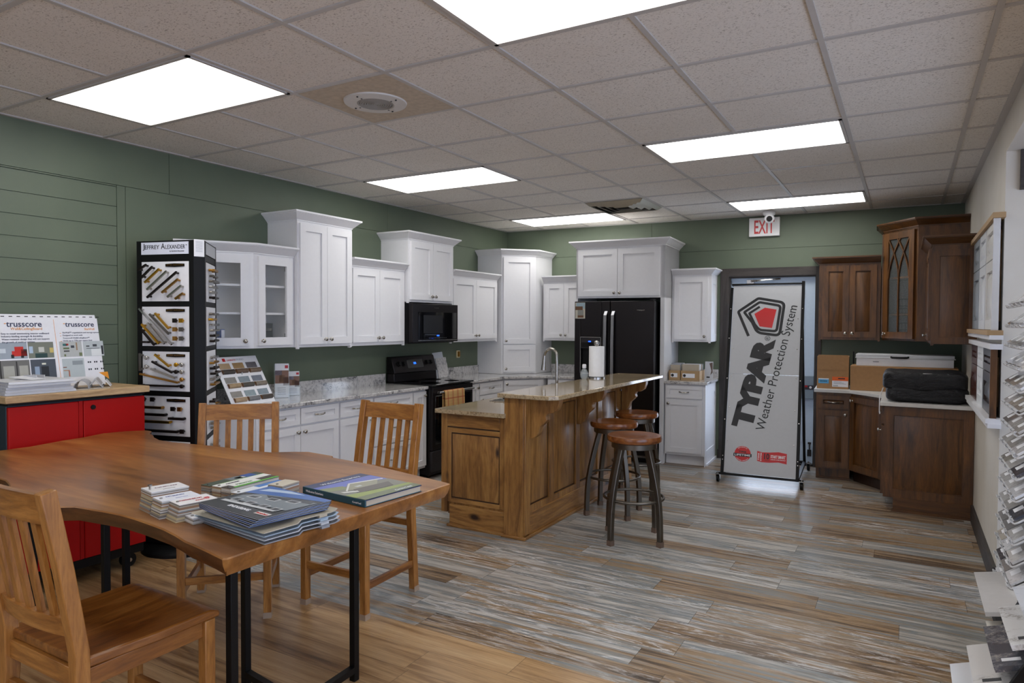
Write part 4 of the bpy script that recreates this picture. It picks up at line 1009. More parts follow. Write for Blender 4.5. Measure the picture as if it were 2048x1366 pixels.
for yy in (y0 + .08, y1 - .08):
    for xx in (.08, .385):
        b = B().use(M['black']); b.cyl((xx - .02, yy, .043), (xx + .02, yy, .043), .043, None, 20); b.box(xx - .028, xx + .028, yy - .012, yy + .012, .05, .086); b.use(M['steel']); b.cyl((xx + .02, yy, .043), (xx + .0285, yy, .043), .012, None, 12)
        b.done('caster', None, t)
# trusscore board leaning on the wall
t = thing('sign_board', 'white trusscore sample board with photos leaning on the shiplap wall', 'sign', (.1, 2.15, 1.113))
by0, by1, bz0, bz1, tilt = 1.75, 2.445, 1.1135, 1.548, .075
nrm = math.hypot(tilt, bz1 - bz0); MBd = Matrix(((0, -tilt / nrm, (bz1 - bz0) / nrm, .137), (1, 0, 0, by0), (0, (bz1 - bz0) / nrm, tilt / nrm, bz0), (0, 0, 0, 1)))
LW, LH = by1 - by0, nrm
b = B().use(M['paper']); b.prism([(0, 0), (LW, 0), (LW - .012, LH - .022), (LW - .022, LH - .022), (LW - .024, LH), (0, LH)], -.006, 0, MBd); brd = b.done('board', None, t)
b = B().use(M['ink'])
for k in range(17): xk = .03 + .0405 * k; b.box(xk, xk + .018, LH - .016, LH - .011, 0, .0005, MBd)
b.done('punch_slots', None, brd)
b = B()
def pr_(x0, x1, y0_, y1_, c, z=.0004): b.use(plain(c, .4)); b.box(x0, x1, y0_, y1_, 0, z, MBd)
cx = .43  # column rule between the two leaflets
b.use(M['orange']); b.prism([(cx - .004, LH - .03), (cx - .002, LH - .03), (cx + .008, 0), (cx + .006, 0)], 0, .0005, MBd)
for x0, x1, y0_, y1_, c in ((.12, .27, .18, .275, '#9aa3ad'), (.275, .412, .18, .275, '#767a6e'), (.12, .275, .06, .172, '#6d6c68'), (.28, .415, .06, .172, '#474e58'), (.446, .575, .18, .275, '#b3b6b4'), (.582, .705, .18, .275, '#b9c0c2'), (.452, .578, .055, .170, '#b7c0c2')): pr_(x0, x1, y0_, y1_, c)
for x0, x1, y0_, y1_, c in ((.19, .265, .195, .225, '#c4261c'), (.205, .25, .222, .25, '#c4261c'), (.238, .268, .195, .235, '#2a1c1c'), (.185, .2, .185, .205, '#141414'), (.235, .25, .185, .2, '#141414'), (.12, .16, .215, .24, '#c6ced4'),
                        (.31, .375, .182, .208, '#23403f'), (.33, .36, .215, .245, '#c3c4bc'), (.28, .30, .21, .25, '#aec0d4'), (.39, .41, .21, .24, '#c8b46a'), (.12, .13, .06, .172, '#2d2b29'), (.205, .212, .07, .165, '#2d2b29'), (.14, .195, .07, .14, '#a5a49a'), (.22, .265, .07, .14, '#a5a49a'),
                        (.30, .325, .08, .13, '#8fa0b5'), (.335, .375, .07, .13, '#1b2026'), (.34, .362, .14, .15, '#d9d8c6'), (.465, .49, .248, .262, '#2f6a6a'), (.482, .497, .25, .262, '#b0322c'), (.466, .5, .228, .238, '#5b6b45'), (.468, .5, .212, .22, '#3c3c3c'), (.51, .53, .235, .25, '#3b4048'), (.54, .548, .22, .268, '#9a7f62'), (.555, .572, .184, .205, '#6b7350'), (.468, .478, .184, .197, '#6b7350'),
                        (.60, .62, .24, .247, '#2d3136'), (.64, .665, .24, .255, '#3d4248'), (.60, .68, .228, .231, '#2d3136'), (.628, .69, .182, .225, '#e0e3e3'), (.69, .702, .19, .245, '#23272b'), (.455, .475, .115, .12, '#7a4a35'), (.455, .49, .095, .1, '#b5825e'), (.483, .49, .06, .1, '#b06a52'), (.51, .57, .13, .155, '#8f979b')): pr_(x0, x1, y0_, y1_, c, .0008)
for r_ in (0, 1):
    for c_i in (0, 1, 2):
        xx, yy = .60 + .038 * c_i, .138 - .045 * r_; pr_(xx, xx + .008, yy, yy + .01, '#1f2430', .0006); pr_(xx + .012, xx + .02, yy, yy + .01, '#1f2430', .0006)
b.use(M['orange']); b.prism([(.66, .075), (.715, .077), (.72, .03)], 0, .0006, MBd)
b.done('printed_photos', None, brd)
def bt(s, x, y, w, mat, bold=0, h=None): text(s, MBd @ Matrix.Translation((x, y, .0006)), mat, brd, w=w, bold=bold, h=h)
bt('trusscore', .175, LH - .075, .185, M['navy'], .012); bt('trusscore', .49, LH - .075, .17, M['navy'], .012)
bt('Wall&CeilingBoard', .195, LH - .098, .165, M['orange']); bt('SlatWall', .60, LH - .096, .06, M['orange'])
for k, s_ in enumerate(('Easy to install interlocking interior wallboard', 'Industry-leading strength & durability', 'Water-resistant design that will not support', 'the growth of mold or mildew')): bt(s_, .145, LH - .122 - .0165 * k, (.25, .215, .25, .17)[k], M['navy'])
for k, s_ in enumerate(('SlatWall™ organization and storage system', 'Designed to work with', 'Trusscore® Wall&CeilingBoard™', 'Holds up to 75lbs per square foot')): bt(s_, .47, LH - .118 - .0165 * k, (.215, .115, .155, .17)[k], M['navy'])
for x_, ks in ((.128, (0, 1, 2)), (.455, (0, 1, 3))):
    for k in ks: bt('-', x_, LH - .116 - .0165 * k, .007, M['orange'])
for x_ in (.165, .48): bt('-', x_, LH - .058, .009, M['orange'], .02)
# stack of wall panels
PW = plain('#d5d5d8', .4)
for k in range(5):
    lab = 'hollow white wall panel offcut, %s of the stack on the red cabinet' % ('lowest', 'second from bottom', 'middle one', 'second from top', 'topmost')[k]
    o_ = (.02 + .006 * (k % 2), 0.0); b = B().use(PW); z0 = 1.1128 + .0142 * k; ya, yb_ = 1.76 + .005 * k, 2.115 - .012 * (k % 3)
    xa, xb = .135 + .005 * (k % 2), .43 - .004 * (k % 3)
    b.box(xa, xb, ya, yb_, z0, z0 + .002); b.box(xa, xb, ya, yb_, z0 + .0115, z0 + .0136); nw = 12
    for q_ in range(nw + 1): xx = xa + (xb - xa - .002) * q_ / nw; b.box(xx, xx + .002, ya, yb_, z0 + .002, z0 + .0115)
    b.box(xa + .002, xb - .002, ya + .012, yb_ - .002, z0 + .0025, z0 + .011); b.box(xb, xb + .014, ya, yb_, z0 + .001, z0 + .0026)
    tag(b.done('wall_panel'), lab, 'panel sample', 'white wall panel offcuts')
zt = 1.1128 + .0142 * 5
b = B().use(M['paper']); m = Matrix.Translation((.29, 1.93, zt)) @ Matrix.Rotation(math.radians(25), 4, 'Z'); b.box(-.07, .07, -.05, .05, .008, .009, m @ Matrix.Rotation(.1, 4, 'Y')); b.box(-.065, .06, -.05, .045, 0, .001, m)
b.use(plain('#4a6fb0', .5)); b.box(.02, .05, -.03, .03, .0015, .0018, m); tag(b.done('leaflet'), 'folded white leaflet lying on the stack of wall panels', 'leaflet')
def profile_piece(name, lab, p0, rz, pts, L, c):
    b = B(); m = Matrix.Translation(p0) @ Matrix.Rotation(rz, 4, 'Z') @ Matrix(((1, 0, 0, 0), (0, 0, 1, 0), (0, 1, 0, 0), (0, 0, 0, 1))); b.prism(pts, 0, L, m); return tag(b.done(name, plain(c, .45)), lab, 'trim sample', 'white trim profile offcuts')
vee = [(0, 0), (.004, 0), (.04, .045), (.076, 0), (.08, 0), (.044, .053), (.036, .053)]
cv_ = [(.04 * (1 - math.cos(PI * k / 10)), .05 * math.sin(PI * k / 10)) for k in range(11)]; cv_ += [(.04 - .036 * math.cos(PI * (10 - k) / 10), .046 * math.sin(PI * (10 - k) / 10)) for k in range(11)]
profile_piece('trim_sample', 'short grey white channel offcut at the back of the panel stack', (.20, 2.0, zt + .0002), math.radians(-80), [(0, 0), (.05, 0), (.05, .02), (.047, .02), (.047, .003), (.003, .003), (.003, .02), (0, .02)], .10, '#c9c9cc')
profile_piece('trim_sample', 'curved cove trim offcut beside the wall panel stack', (.33, 2.15, 1.113), math.radians(55), cv_, .15, '#a9a8ab')
profile_piece('trim_sample', 'square corner trim offcut between two others on the red cabinet', (.32, 2.235, 1.113), math.radians(57), vee, .16, '#b1b0b2')
profile_piece('trim_sample', 'slim white corner trim offcut nearest the orange corner of the sign', (.30, 2.32, 1.113), math.radians(57), [(x * .7, y * .7) for x, y in vee], .13, '#dcdbdd')
b = B(); b.box(.36, .42, 2.13, 2.33, 1.1128, 1.1145); tag(b.done('plastic_sheet', M['acrylic']), 'flat clear plastic offcut lying at the edge of the wooden top', 'offcut')

# ------------------------------------------------------------------ cabinet hardware tower
RK = .26
t = thing('hardware_tower', 'black revolving display tower of cabinet pulls beside the red cabinet', 'display stand', (.335, 2.855, 0), RK)
hw = .22; ZT = 2.03; tc = .07; ri = (2 * hw + 2 * tc) / (2 * math.sqrt(3))
def rz3(p, k): a = 2 * PI / 3 * k; return (p[0] * math.cos(a) - p[1] * math.sin(a), p[0] * math.sin(a) + p[1] * math.cos(a))
hexo = [rz3(p, k) for k in range(3) for p in ((-hw, -ri), (hw, -ri))]
FACES = []
for k in range(3):
    o3, u3, n3 = rz3((0, -ri), k), rz3((1, 0), k), rz3((0, -1), k); FACES.append(frame(o3, u3, n3))
b = B(); b.lathe([(.27, 0), (.27, .02), (.24, .045), (.08, .055)], 44); b.done('base', M['black'], t)
b = B().use(M['black']); inn = [(x * .96, y * .96) for x, y in hexo]
b.prism(inn, .06, ZT - .004)
rows = [1.64, 1.35, 1.06, .77, .48, .19]
for F in FACES:
    for sx in (-1, 1): b.box(min(sx * hw, sx * (hw - .036)), max(sx * hw, sx * (hw - .036)), -.02, 0, .06, ZT, F)
    for z in rows: b.box(-hw + .036, hw - .036, -.02, -.002, z - .035, z - .003, F)
    b.box(-hw + .036, hw - .036, -.02, -.002, 1.90, 1.94, F); b.box(-hw + .036, hw - .036, -.02, -.002, ZT - .012, ZT, F)
for k in range(3):
    p, q_ = hexo[2 * k + 1], hexo[(2 * k + 2) % 6]; s_ = .985; b.prism([p, q_, (q_[0] * .9, q_[1] * .9), (p[0] * .9, p[1] * .9)], .06, ZT)
b.done('frame', None, t)
fins = {'bk': M['bronze'], 'gd': M['gold'], 'br': M['brass'], 'ni': M['nickel'], 'st': M['steel'], 'gy': M['gun']}
def bar_pull(parent, P0, P1, fin, F, th=.0055, sq=True, h=.028):
    b = B(); a, c = Vector((P0[0], h, P0[1])), Vector((P1[0], h, P1[1])); d = (c - a).normalized(); e = d * .012
    b.tube([F @ (a - e), F @ (c + e)], th, 8, rect=(th, th) if sq else None)
    for p in (a, c): b.tube([F @ Vector((p.x, .002, p.z)), F @ p], th * 1.1, 8)
    return b.done('cabinet_pull', fins[fin], parent)
def knob_piece(parent, u, z, fin, F, r=.014, square=False):
    b = B(); m = F @ Matrix.Translation((u, .002, z)) @ Matrix.Rotation(-PI / 2, 4, 'X')
    if square: b.box(-r, r, -r, r, .016, .026, m); b.cyl(m @ Vector((0, 0, 0)), m @ Vector((0, 0, .017)), r * .5)
    else: b.lathe([(r * .5, 0), (r * .4, .014), (r, .017), (r, .024), (r * .8, .027)], 18, m)
    return b.done('cabinet_knob', fins[fin], parent)
def panel(F, z, hgt=.255):
    b = B(); b.box(-hw + .038, hw - .038, -.006, -.0015, z, z + hgt, F)
    return b.done('sample_panel', M['paper'], t)
FF, FG = FACES[0], FACES[1]
u0 = -hw + .045; WF = 2 * hw - .09
def uv(x, y, z): return (u0 + WF * x, z + .255 * y)
sets = {
 1.64: ([((.0, .80), (.13, .90), 'bk'), ((.07, .62), (.27, .84), 'bk'), ((.15, .50), (.42, .78), 'gd'), ((.20, .32), (.58, .72), 'ni'), ((.20, .12), (.80, .70), 'bk'), ((.53, .24), (.83, .52), 'br'), ((.65, .13), (.90, .36), 'ni'), ((.82, .08), (.93, .17), 'br')], []),
 1.35: ([((.02, .92), (.68, .08), 'st'), ((.25, .78), (.62, .34), 'gy'), ((.37, .80), (.62, .48), 'gd'), ((.07, .52), (.40, .10), 'gd'), ((.2, .55), (.52, .1), 'ni'), ((.05, .40), (.30, .06), 'bk'), ((.05, .10), (.16, .10), 'bk')],
        [(.76, .65, 'bk', 1), (.90, .65, 'gd', 1), (.76, .43, 'br', 1), (.90, .43, 'gy', 1), (.76, .20, 'br', 1), (.90, .20, 'gy', 1)]),
 1.06: ([((.36, .90), (.62, .66), 'gd'), ((.30, .73), (.68, .50), 'bk'), ((.27, .55), (.74, .36), 'ni'), ((.03, .42), (.80, .24), 'br'), ((.02, .14), (.80, .14), 'bk'), ((.0, .9), (.0, .55), 'gy')],
        [(.12, .84, 'ni', 0), (.12, .61, 'ni', 0), (.78, .68, 'gd', 0), (.90, .68, 'ni', 0), (.78, .50, 'bk', 0), (.90, .50, 'ni', 0), (.90, .31, 'br', 0), (.90, .14, 'bk', 0)]),
 .77: ([((.02, .72), (.45, .72), 'br'), ((.02, .54), (.52, .54), 'bk'), ((.02, .36), (.62, .36), 'gd'), ((.02, .13), (.78, .13), 'bk'), ((.66, .46), (.92, .46), 'bk')],
       [(.05, .92, 'bk', 1), (.25, .92, 'bk', 1), (.70, .70, 'bk', 1), (.85, .70, 'br', 1), (.90, .14, 'bk', 1)]),
 .48: ([((.1, .5), (.7, .5), 'bk'), ((.1, .3), (.7, .3), 'ni')], []), .19: ([], [])}
for z, (pulls, knobs) in sets.items():
    p = panel(FF, z)
    b = B().use(M['bronze']); a = uv(.52, .86, z); c = uv(.93, .95, z); b.prism([(a[0], a[1] + .003), (a[0] + .07, a[1]), (c[0], a[1] + .003), (c[0], c[1] - .003), (a[0] + .07, c[1]), (a[0], c[1] - .003)], 0, .003, FF @ Matrix(((1, 0, 0, 0), (0, 0, 1, 0), (0, 1, 0, 0), (0, 0, 0, 1)))); b.done('name_plate', None, p)
    text('JEFFREY ALEXANDER', plane(FF @ Vector((a[0] + .008, .0032, a[1] + .006)), (1, 0, 0), (0, 0, 1)), M['brass'], p, w=.13)
    for P0, P1, fin in pulls: bar_pull(p, uv(*P0, z), uv(*P1, z), fin, FF, .006 if z > 1 else .008)
    for x, y, fin, sq in knobs: knob_piece(p, *uv(x, y, z), fin, FF, .0135, sq)
rnd = random.Random(3)
for z in rows[:5]:
    p = panel(FG, z)
    for k in range(6):
        zz_ = z + .03 + .036 * k; fin = rnd.choice(['bk', 'bk', 'gd', 'ni', 'br', 'gy', 'st']); uu = rnd.uniform(-.12, -.05)
        bar_pull(p, (uu, zz_), (uu + rnd.uniform(.12, .2), zz_), fin, FG, .0075, bool(k % 2), rnd.uniform(.025, .036))
b = B(); b.box(-hw + .038, hw - .038, -.003, .002, 1.942, 2.02, FF); hd = b.done('header_card', plain('#d7dae8', .5), t)
T_ = lambda x, z: plane(FF @ Vector((x, .0025, z)), (1, 0, 0), (0, 0, 1))
serif = .012
for s_, x, z, w_ in (('J', -.168, 1.968, .013), ('EFFREY', -.152, 1.976, .112), ('A', -.026, 1.976, .03), ('LEXANDER', .008, 1.976, .150)): text(s_, T_(x, z), M['ink'], hd, w=w_, h=(.044 if s_ == 'J' else .036 if s_ == 'A' else .026))
text('by Hardware Resources', T_(.04, 1.955), M['ink'], hd, w=.11); text('™', T_(.162, 1.996), M['ink'], hd, w=.01)
pc, qc = Vector(hexo[1]), Vector(hexo[2]); dc = (qc - pc).normalized(); FCn = frame(pc, dc, (dc.y, -dc.x))
b = B().use(M['paper']); b.box(.002, .066, .0005, .002, 1.925, 2.034, FCn)
b.use(plain('#8d93a0', .6))
for k in range(9): b.box(.012, .056, .002, .0023, 1.955 + .008 * k, 1.957 + .008 * k, FCn)
b.done('price_card', None, t)
b = B(); b.box(-hw + .045, hw - .045, -.003, .002, 1.945, 2.02, FG); b.done('header_card', M['greyboard'], t)

# ------------------------------------------------------------------ things on the long granite counter
t = thing('laminate_board', 'white easel board of laminate countertop edge samples on the counter', 'sample board', (.25, 3.4, ZC))
e0 = Vector((.37, 3.205, ZC + .0008)); ex = Vector((-.055, .44, 0)).normalized(); up_ = Vector((-.17, -.03, .30)).normalized(); ez_ = ex.cross(up_).normalized(); up_ = ez_.cross(ex)
ML = Matrix(((ex.x, up_.x, ez_.x, e0.x), (ex.y, up_.y, ez_.y, e0.y), (ex.z, up_.z, ez_.z, e0.z), (0, 0, 0, 1))); LB, HB = .43, .40
b = B(); b.box(0, LB, 0, HB, -.004, 0, ML); brd = b.done('board', M['paper'], t)
b = B(); b.tube([ML @ Vector((LB / 2, HB * .7, -.006)), (.13, 3.42, ZC + .006)], 0, rect=(.03, .003)); b.done('easel_strut', M['greyboard'], t)
cols = [['#a98d68', '#a3845a', '#6f6b70'], ['#7b7874', '#7c8a94', '#6f7684'], ['#86827c', '#8a9aa0', '#7c8a94']]
cyc = [['#3a3029', '#6b5443', '#7b6653'], ['#a98f6a', '#4b463e', '#85796a'], ['#b09676', '#7a7a7c', '#3f362e']]
brn = plain('#6f4a26', .5)
for r_ in range(3):
    for c_ in range(3):
        x = .03 + .132 * c_; y = .255 - .115 * r_
        b = B().use(plain(cols[r_][c_], .35, var=.2)); b.box(x, x + .105, y + .045, y + .092, 0, .0015, ML); b.done('laminate_chip', None, brd)
        b = B().use(plain(cyc[r_][c_], .4, var=.3)); pr2 = [(0, 0), (.006, -.014), (.02, -.018), (.034, -.012), (.038, 0)]
        mm = ML @ Matrix.Translation((x + .005, y + .003, 0)) @ Matrix(((0, 0, 1, 0), (1, 0, 0, 0), (0, -1, 0, 0), (0, 0, 0, 1))); b.prism(pr2, .002, .115, mm); b.use(brn); b.prism([(p_[0], p_[1]) for p_ in pr2], 0, .002, mm); b.done('edge_sample', None, brd)
b = B().use(M['redink']); b.box(.085, .112, .362, .388, 0, .001, ML); b.done('brand_square', None, brd)
text('LAMINATE', ML @ Matrix.Translation((.125, .366, .0006)), M['redink'], brd, w=.085); text('STUDIO', ML @ Matrix.Translation((.215, .366, .0006)), M['greyboard'], brd, w=.075)
def holder(lab, x, y, rz, w_, hgt, side):
    t = thing('brochure_holder', lab, 'brochure holder', (x, y, ZC + .001), rz, 'acrylic brochure holders')
    b = B(); b.box(0, .03, -w_ / 2, w_ / 2, 0, .003); b.box(.0, .003, -w_ / 2, w_ / 2, .003, hgt * .98); b.box(.032, .035, -w_ / 2, w_ / 2, .0, hgt * .42); b.box(.003, .032, -w_ / 2, -w_ / 2 + .002, .003, hgt * .42); b.box(.003, .032, w_ / 2 - .002, w_ / 2, .003, hgt * .42); b.done('holder', M['acrylic'], t)
    b = B(); b.use(M['paper']); b.box(.005, .028, -w_ / 2 + .006, w_ / 2 - .006, .0035, hgt); f = .0282
    for y0_, y1_, z0_, z1_, c in ((-.5, .5, .42, .80, '#7d5a48'), (-.2, .25, .45, .66, '#a5805f'), (-.5, .0, .66, .80, '#8a8290'), (.1, .5, .36, .6, '#5a3c30'), (.22, .46, .86, .95, '#b3242c')):
        b.use(plain(c, .5)); b.box(.028, f, y0_ * (w_ - .012), y1_ * (w_ - .012), z0_ * hgt, z1_ * hgt)
    b.use(plain('#5d5d66', .5))
    for k in range(4): b.box(.028, f, -.3 * w_, .25 * w_, (.10 + .06 * k) * hgt, (.115 + .06 * k) * hgt)
    b.done('brochures', None, t); return t
holder('tall brochure holder with a red square logo on the granite counter', .16, 3.83, math.radians(-38), .115, .275, 0)
holder('shorter brochure holder behind a taller one on the granite counter', .10, 4.00, math.radians(-30), .105, .20, 0)
b = B().use(plain('#c3c6cc', .4)); m = Matrix.Translation((.095, 6.02, ZC)) @ Matrix.Rotation(math.radians(-14), 4, 'Y') @ Matrix.Rotation(math.radians(-25), 4, 'Z'); b.box(0, .008, 0, .125, 0.002, .285, m); b.use(M['gran']); b.box(.0085, .02, .02, .15, .003, .22, m)
tag(b.done('stone_sample'), 'pair of grey stone sample cards leaning beside the range', 'sample card')
# two sample boxes and a leaning card by the back door
for k, (u, w_, lab) in enumerate(((2.258, .125, 'narrow cardboard box of white sample chips next to the refrigerator surround'), (2.388, .20, 'wider cardboard box of stone sample chips on the short granite counter'))):
    t = thing('sample_box', lab, 'sample box', loc(FB, u + w_ / 2, .4, ZC), group='cardboard sample boxes')
    b = B(); z1 = ZC + .105
    for a, c, e, f, s0, s1 in ((u, u + w_, .22, .49, ZC + .001, ZC + .006), (u, u + .004, .22, .49, ZC + .006, z1), (u + w_ - .004, u + w_, .22, .49, ZC + .006, z1), (u, u + w_, .486, .49, ZC + .006, z1), (u, u + w_, .22, .224, ZC + .006, z1)): b.box(a, c, e, f, s0, s1, FB)
    b.done('box', M['mdf'], t)
    b = B().use(M['paper']); b.box(u + .02, u + w_ * .75, .49, .491, ZC + .03, ZC + .075, FB); b.use(M['ink']); c0 = loc(FB, u + .04, .491, ZC + .052); b.cyl(c0, Vector(c0) + Vector(DN + (0,)) * .0006, .016, None, 20); b.done('label', None, t)
    n_ = 6 if k == 0 else 9
    b = B()
    for q_ in range(n_): b.use(plain(rnd.choice(['#d9d9dc', '#c9c6c0', '#b3a794', '#a8abb2', '#8e9299']), .5)); d = .24 + .24 * q_ / n_; b.box(u + .01, u + w_ - .012, d, d + .012, ZC + .007, ZC + .17 + rnd.uniform(-.008, .008), FB)
    b.done('sample_chips', None, t)
b = B().use(plain('#b9bcc2', .4)); m = FB @ Matrix.Translation((2.60, .28, ZC + .001)) @ Matrix.Rotation(.16, 4, 'X'); b.box(0, .085, 0, .004, 0, .20, m)
b.use(plain('#5c4a42', .5)); b.prism([(.045, .18), (.08, .19), (.084, .08), (.06, .05), (.07, .10)], 0, .0005, m @ Matrix(((1, 0, 0, 0), (0, 0, 1, .004), (0, 1, 0, 0), (0, 0, 0, 1)))); b.use(M['ink']); b.box(.02, .055, .004, .0045, .02, .035, m)
tag(b.done('stone_brochure'), 'grey brochure standing at the end of the short granite counter', 'brochure')

# ------------------------------------------------------------------ brown kitchen corner
BR = 'chestnut stained cabinets'
CH = M['cherry']
upper('dark brown two-door upper cabinet above the cardboard boxes', FB, 3.735, 4.285, 1.36, 2.118, .325, 1.385, 2.095, mat=CH, cmat=M['cherryx'], sides=(1, 0), group=BR, door=raised, gap=.034, rail=.052)
t = thing('arch_glass_cabinet', 'tall dark brown corner cabinet with a gothic arched glass door', 'cabinet', (4.7, 7.6, 1.355), group=BR)
a0, a1 = (4.315, 7.575), (4.60, 7.215); wl = wb(4.31, .003)
FG_ = Vector((a1[0] - a0[0], a1[1] - a0[1])); Lg = FG_.length; FG_ /= Lg; FD = frame(a0, (FG_.x, FG_.y), (FG_.y, -FG_.x))
z0, z1 = 1.362, 2.415; outl = [(wl.x, wl.y), a0, a1, (4.987, 7.215), (4.987, 7.92)]
b = B().use(CH); b.prism(outl, z0, z0 + .025); b.prism(outl, z1 - .025, z1)
b.box(a1[0], 4.987, 7.215, 7.235, z0 + .025, z1 - .025); b.box(wl.x - .002, wl.x + .014, a0[1], 7.88, z0 + .025, z1 - .025)
b.box(0, .035, -.02, 0, z0, z1, FD); b.box(Lg - .035, Lg, -.02, 0, z0, z1, FD); b.box(0, Lg, -.02, 0, z0, z0 + .04, FD); b.box(0, Lg, -.02, 0, z1 - .05, z1, FD)
b.use(M['espresso']); b.box(4.97, 4.987, 7.235, 7.92, z0 + .025, z1 - .025); b.box(4.33, 4.97, -.0 + 7.88, 7.89, z0 + .025, z1 - .025)
b.done('body', None, t)
sh_in = [(4.335, 7.86), (4.345, 7.585), (4.605, 7.26), (4.965, 7.26), (4.965, 7.87)]
for zs in (1.60, 1.95): polybox('shelf', sh_in, zs, zs + .018, CH, t)
b = B().use(CH); u0_, u1_, q0, q1, rr = .03, Lg - .03, z0 + .02, z1 - .03, .062
b.box(u0_, u0_ + rr, 0, .02, q0, q1, FD); b.box(u1_ - rr, u1_, 0, .02, q0, q1, FD); b.box(u0_ + rr, u1_ - rr, 0, .02, q0, q0 + rr, FD); b.box(u0_ + rr, u1_ - rr, 0, .02, q1 - rr, q1, FD)
ga, gb, gz0, gz1 = u0_ + rr, u1_ - rr, q0 + rr, q1 - rr; gm = (ga + gb) / 2; hwid = gb - ga
def mun(pts): b.tube([FD @ Vector((u, .014, z)) for u, z in pts], 0, rect=(.0065, .006), up=(FD.col[1][0], FD.col[1][1], 0))
mun([(gm, gz0), (gm, gz0 + .58 * (gz1 - gz0))])
zs_, ze_ = gz0 + .58 * (gz1 - gz0), gz1
for s0, s1 in ((gm, gb), (gm, ga), (ga, gm + hwid * .06), (gb, gm - hwid * .06)):
    pts = []
    for k in range(11):
        f = k / 10; pts.append((s0 + (s1 - s0) * (f ** 1.7), zs_ + (ze_ - zs_) * f))
    mun(pts)
o = b.done('door', None, t); g_ = B(); g_.box(ga, gb, .004, .007, gz0, gz1, FD); g_.done('glass_pane', M['glass'], o); knob(FD, u0_ + .03, q0 + .045, .02, o)
crown([(wl.x, wl.y), a0, a1, (4.987, 7.215)], z1 - .006, t, M['cherryx'])
for k, zs in enumerate((1.619, 1.388)):
    b = B(); m = Matrix.Translation((4.58, 7.53, zs)) @ Matrix.Rotation(math.atan2(FG_.y, FG_.x), 4, 'Z')
    for zz_ in (0.003, .05, .075, .14): b.tube([m @ Vector(p) for p in ((-.12, -.07, zz_), (.12, -.07, zz_), (.12, .07, zz_), (-.12, .07, zz_))], .0035 if zz_ < .1 else .004, 6, closed=True)
    for i in range(6):
        for y in (-.07, .07): b.tube([m @ Vector((-.12 + .048 * i, y, 0.003)), m @ Vector((-.12 + .048 * i, y, .14))], .0022, 5)
    for i in range(6): b.tube([m @ Vector((-.10 + .04 * i, -.07, .003)), m @ Vector((-.10 + .04 * i, .07, .003))], .0022, 5)
    tag(b.done('wire_basket', M['black']), 'black wire basket on the %s shelf behind the arched glass' % ('middle', 'bottom')[k], 'basket', 'wire baskets in the arched cabinet')
t = upper('dark brown upper cabinet on the cream wall with a raised panel end', FR, 6.31, 7.205, 1.362, 2.14, .305, 1.388, 2.115, mat=CH, cmat=M['cherryx'], sides=(1, 0), group=BR, door=raised, gap=.03, n=2, side=-1)
t['label'] = 'dark brown upper cabinet on the cream wall with a raised panel end'
FE2 = frame((4.685, 6.31), (1, 0), (0, -1)); raised(FE2, .002, .303, 1.364, 2.10, 0, t, CH, .05, .012, 'end_panel')
t = base('dark brown base cabinet with drawer and door beside the back door', FB, 3.742, 4.045, .605, [('drawer', 3.762, 4.03, .70, .825, 0), ('door', 3.762, 4.03, .125, .685, 'R')], group=BR, mat=CH, door=raised, ZB=.852)
b = B(); b.box(3.745, 4.05, .54, .556, 0, .02, FB); b.done('shoe_moulding', M['cherryx'], t)
t = thing('corner_base_cabinet', 'dark brown diagonal base cabinet in the corner under the long carton', 'cabinet', (4.6, 7.4, 0), group=BR)
g0 = FB @ Vector((4.047, .605, 0)); g1 = (4.375, 6.93); w2 = wb(4.047, .003)
polybox('body', [(w2.x, w2.y), (g0.x, g0.y), g1, (4.987, 6.93), (4.987, 7.92)], .11, .852, CH, t)
polybox('toe_kick', [(w2.x + .02, w2.y - .02), (g0.x + .03, g0.y + .06), (g1[0] + .06, g1[1] + .03), (4.97, 6.96), (4.97, 7.9)], 0, .11, M['espresso'], t)
dv = Vector((g1[0] - g0.x, g1[1] - g0.y)); Lc = dv.length; dv /= Lc; FC = frame((g0.x, g0.y), (dv.x, dv.y), (dv.y, -dv.x))
o = raised(FC, .012, Lc - .022, .125, .825, 0, t, CH, .055); knob(FC, .04, .785, .02, o)
t = thing('base_cabinet', 'dark brown base cabinet with a large raised panel end facing the camera', 'cabinet', (4.68, 6.6, 0), group=BR)
b = B(); b.box(4.375, 4.987, 6.335, 6.928, .11, .852); b.box(4.45, 4.987, 6.345, 6.928, 0, .11); b.done('body', CH, t)
FX = frame((4.375, 0), (0, 1), (-1, 0))
o = raised(FX, 6.36, 6.90, .70, .835, 0, t, CH, .035, name='drawer'); pull(FX, 6.63, .767, .02, o)
o = raised(FX, 6.36, 6.90, .125, .685, 0, t, CH, .055); knob(FX, 6.39, .645, .02, o)
FE3 = frame((4.375, 6.335), (1, 0), (0, -1)); raised(FE3, .0, .612, .11, .848, 0, t, CH, .068, .016, 'end_panel', .05)
b = B(); b.box(4.448, 4.986, 6.312, 6.335, 0, .112); b.box(4.44, 4.985, 6.298, 6.312, 0, .02); b.done('plinth', M['cherryx'], t)
t = thing('laminate_counter', 'pale laminate counter following the brown corner cabinets', 'counter', (4.5, 7.2, .854))
e0_ = FB @ Vector((3.722, .64, 0)); e1_ = FB @ Vector((4.035, .64, 0)); bk = FB @ Vector((3.722, .003, 0))
polybox('worktop', [(bk.x, bk.y), (e0_.x, e0_.y), (e1_.x, e1_.y), (4.345, 6.91), (4.345, 6.285), (4.988, 6.285), (4.988, 7.92)], .854, .885, plain('#cfccc8', .45), t, bev=.003)
ZK = .8855
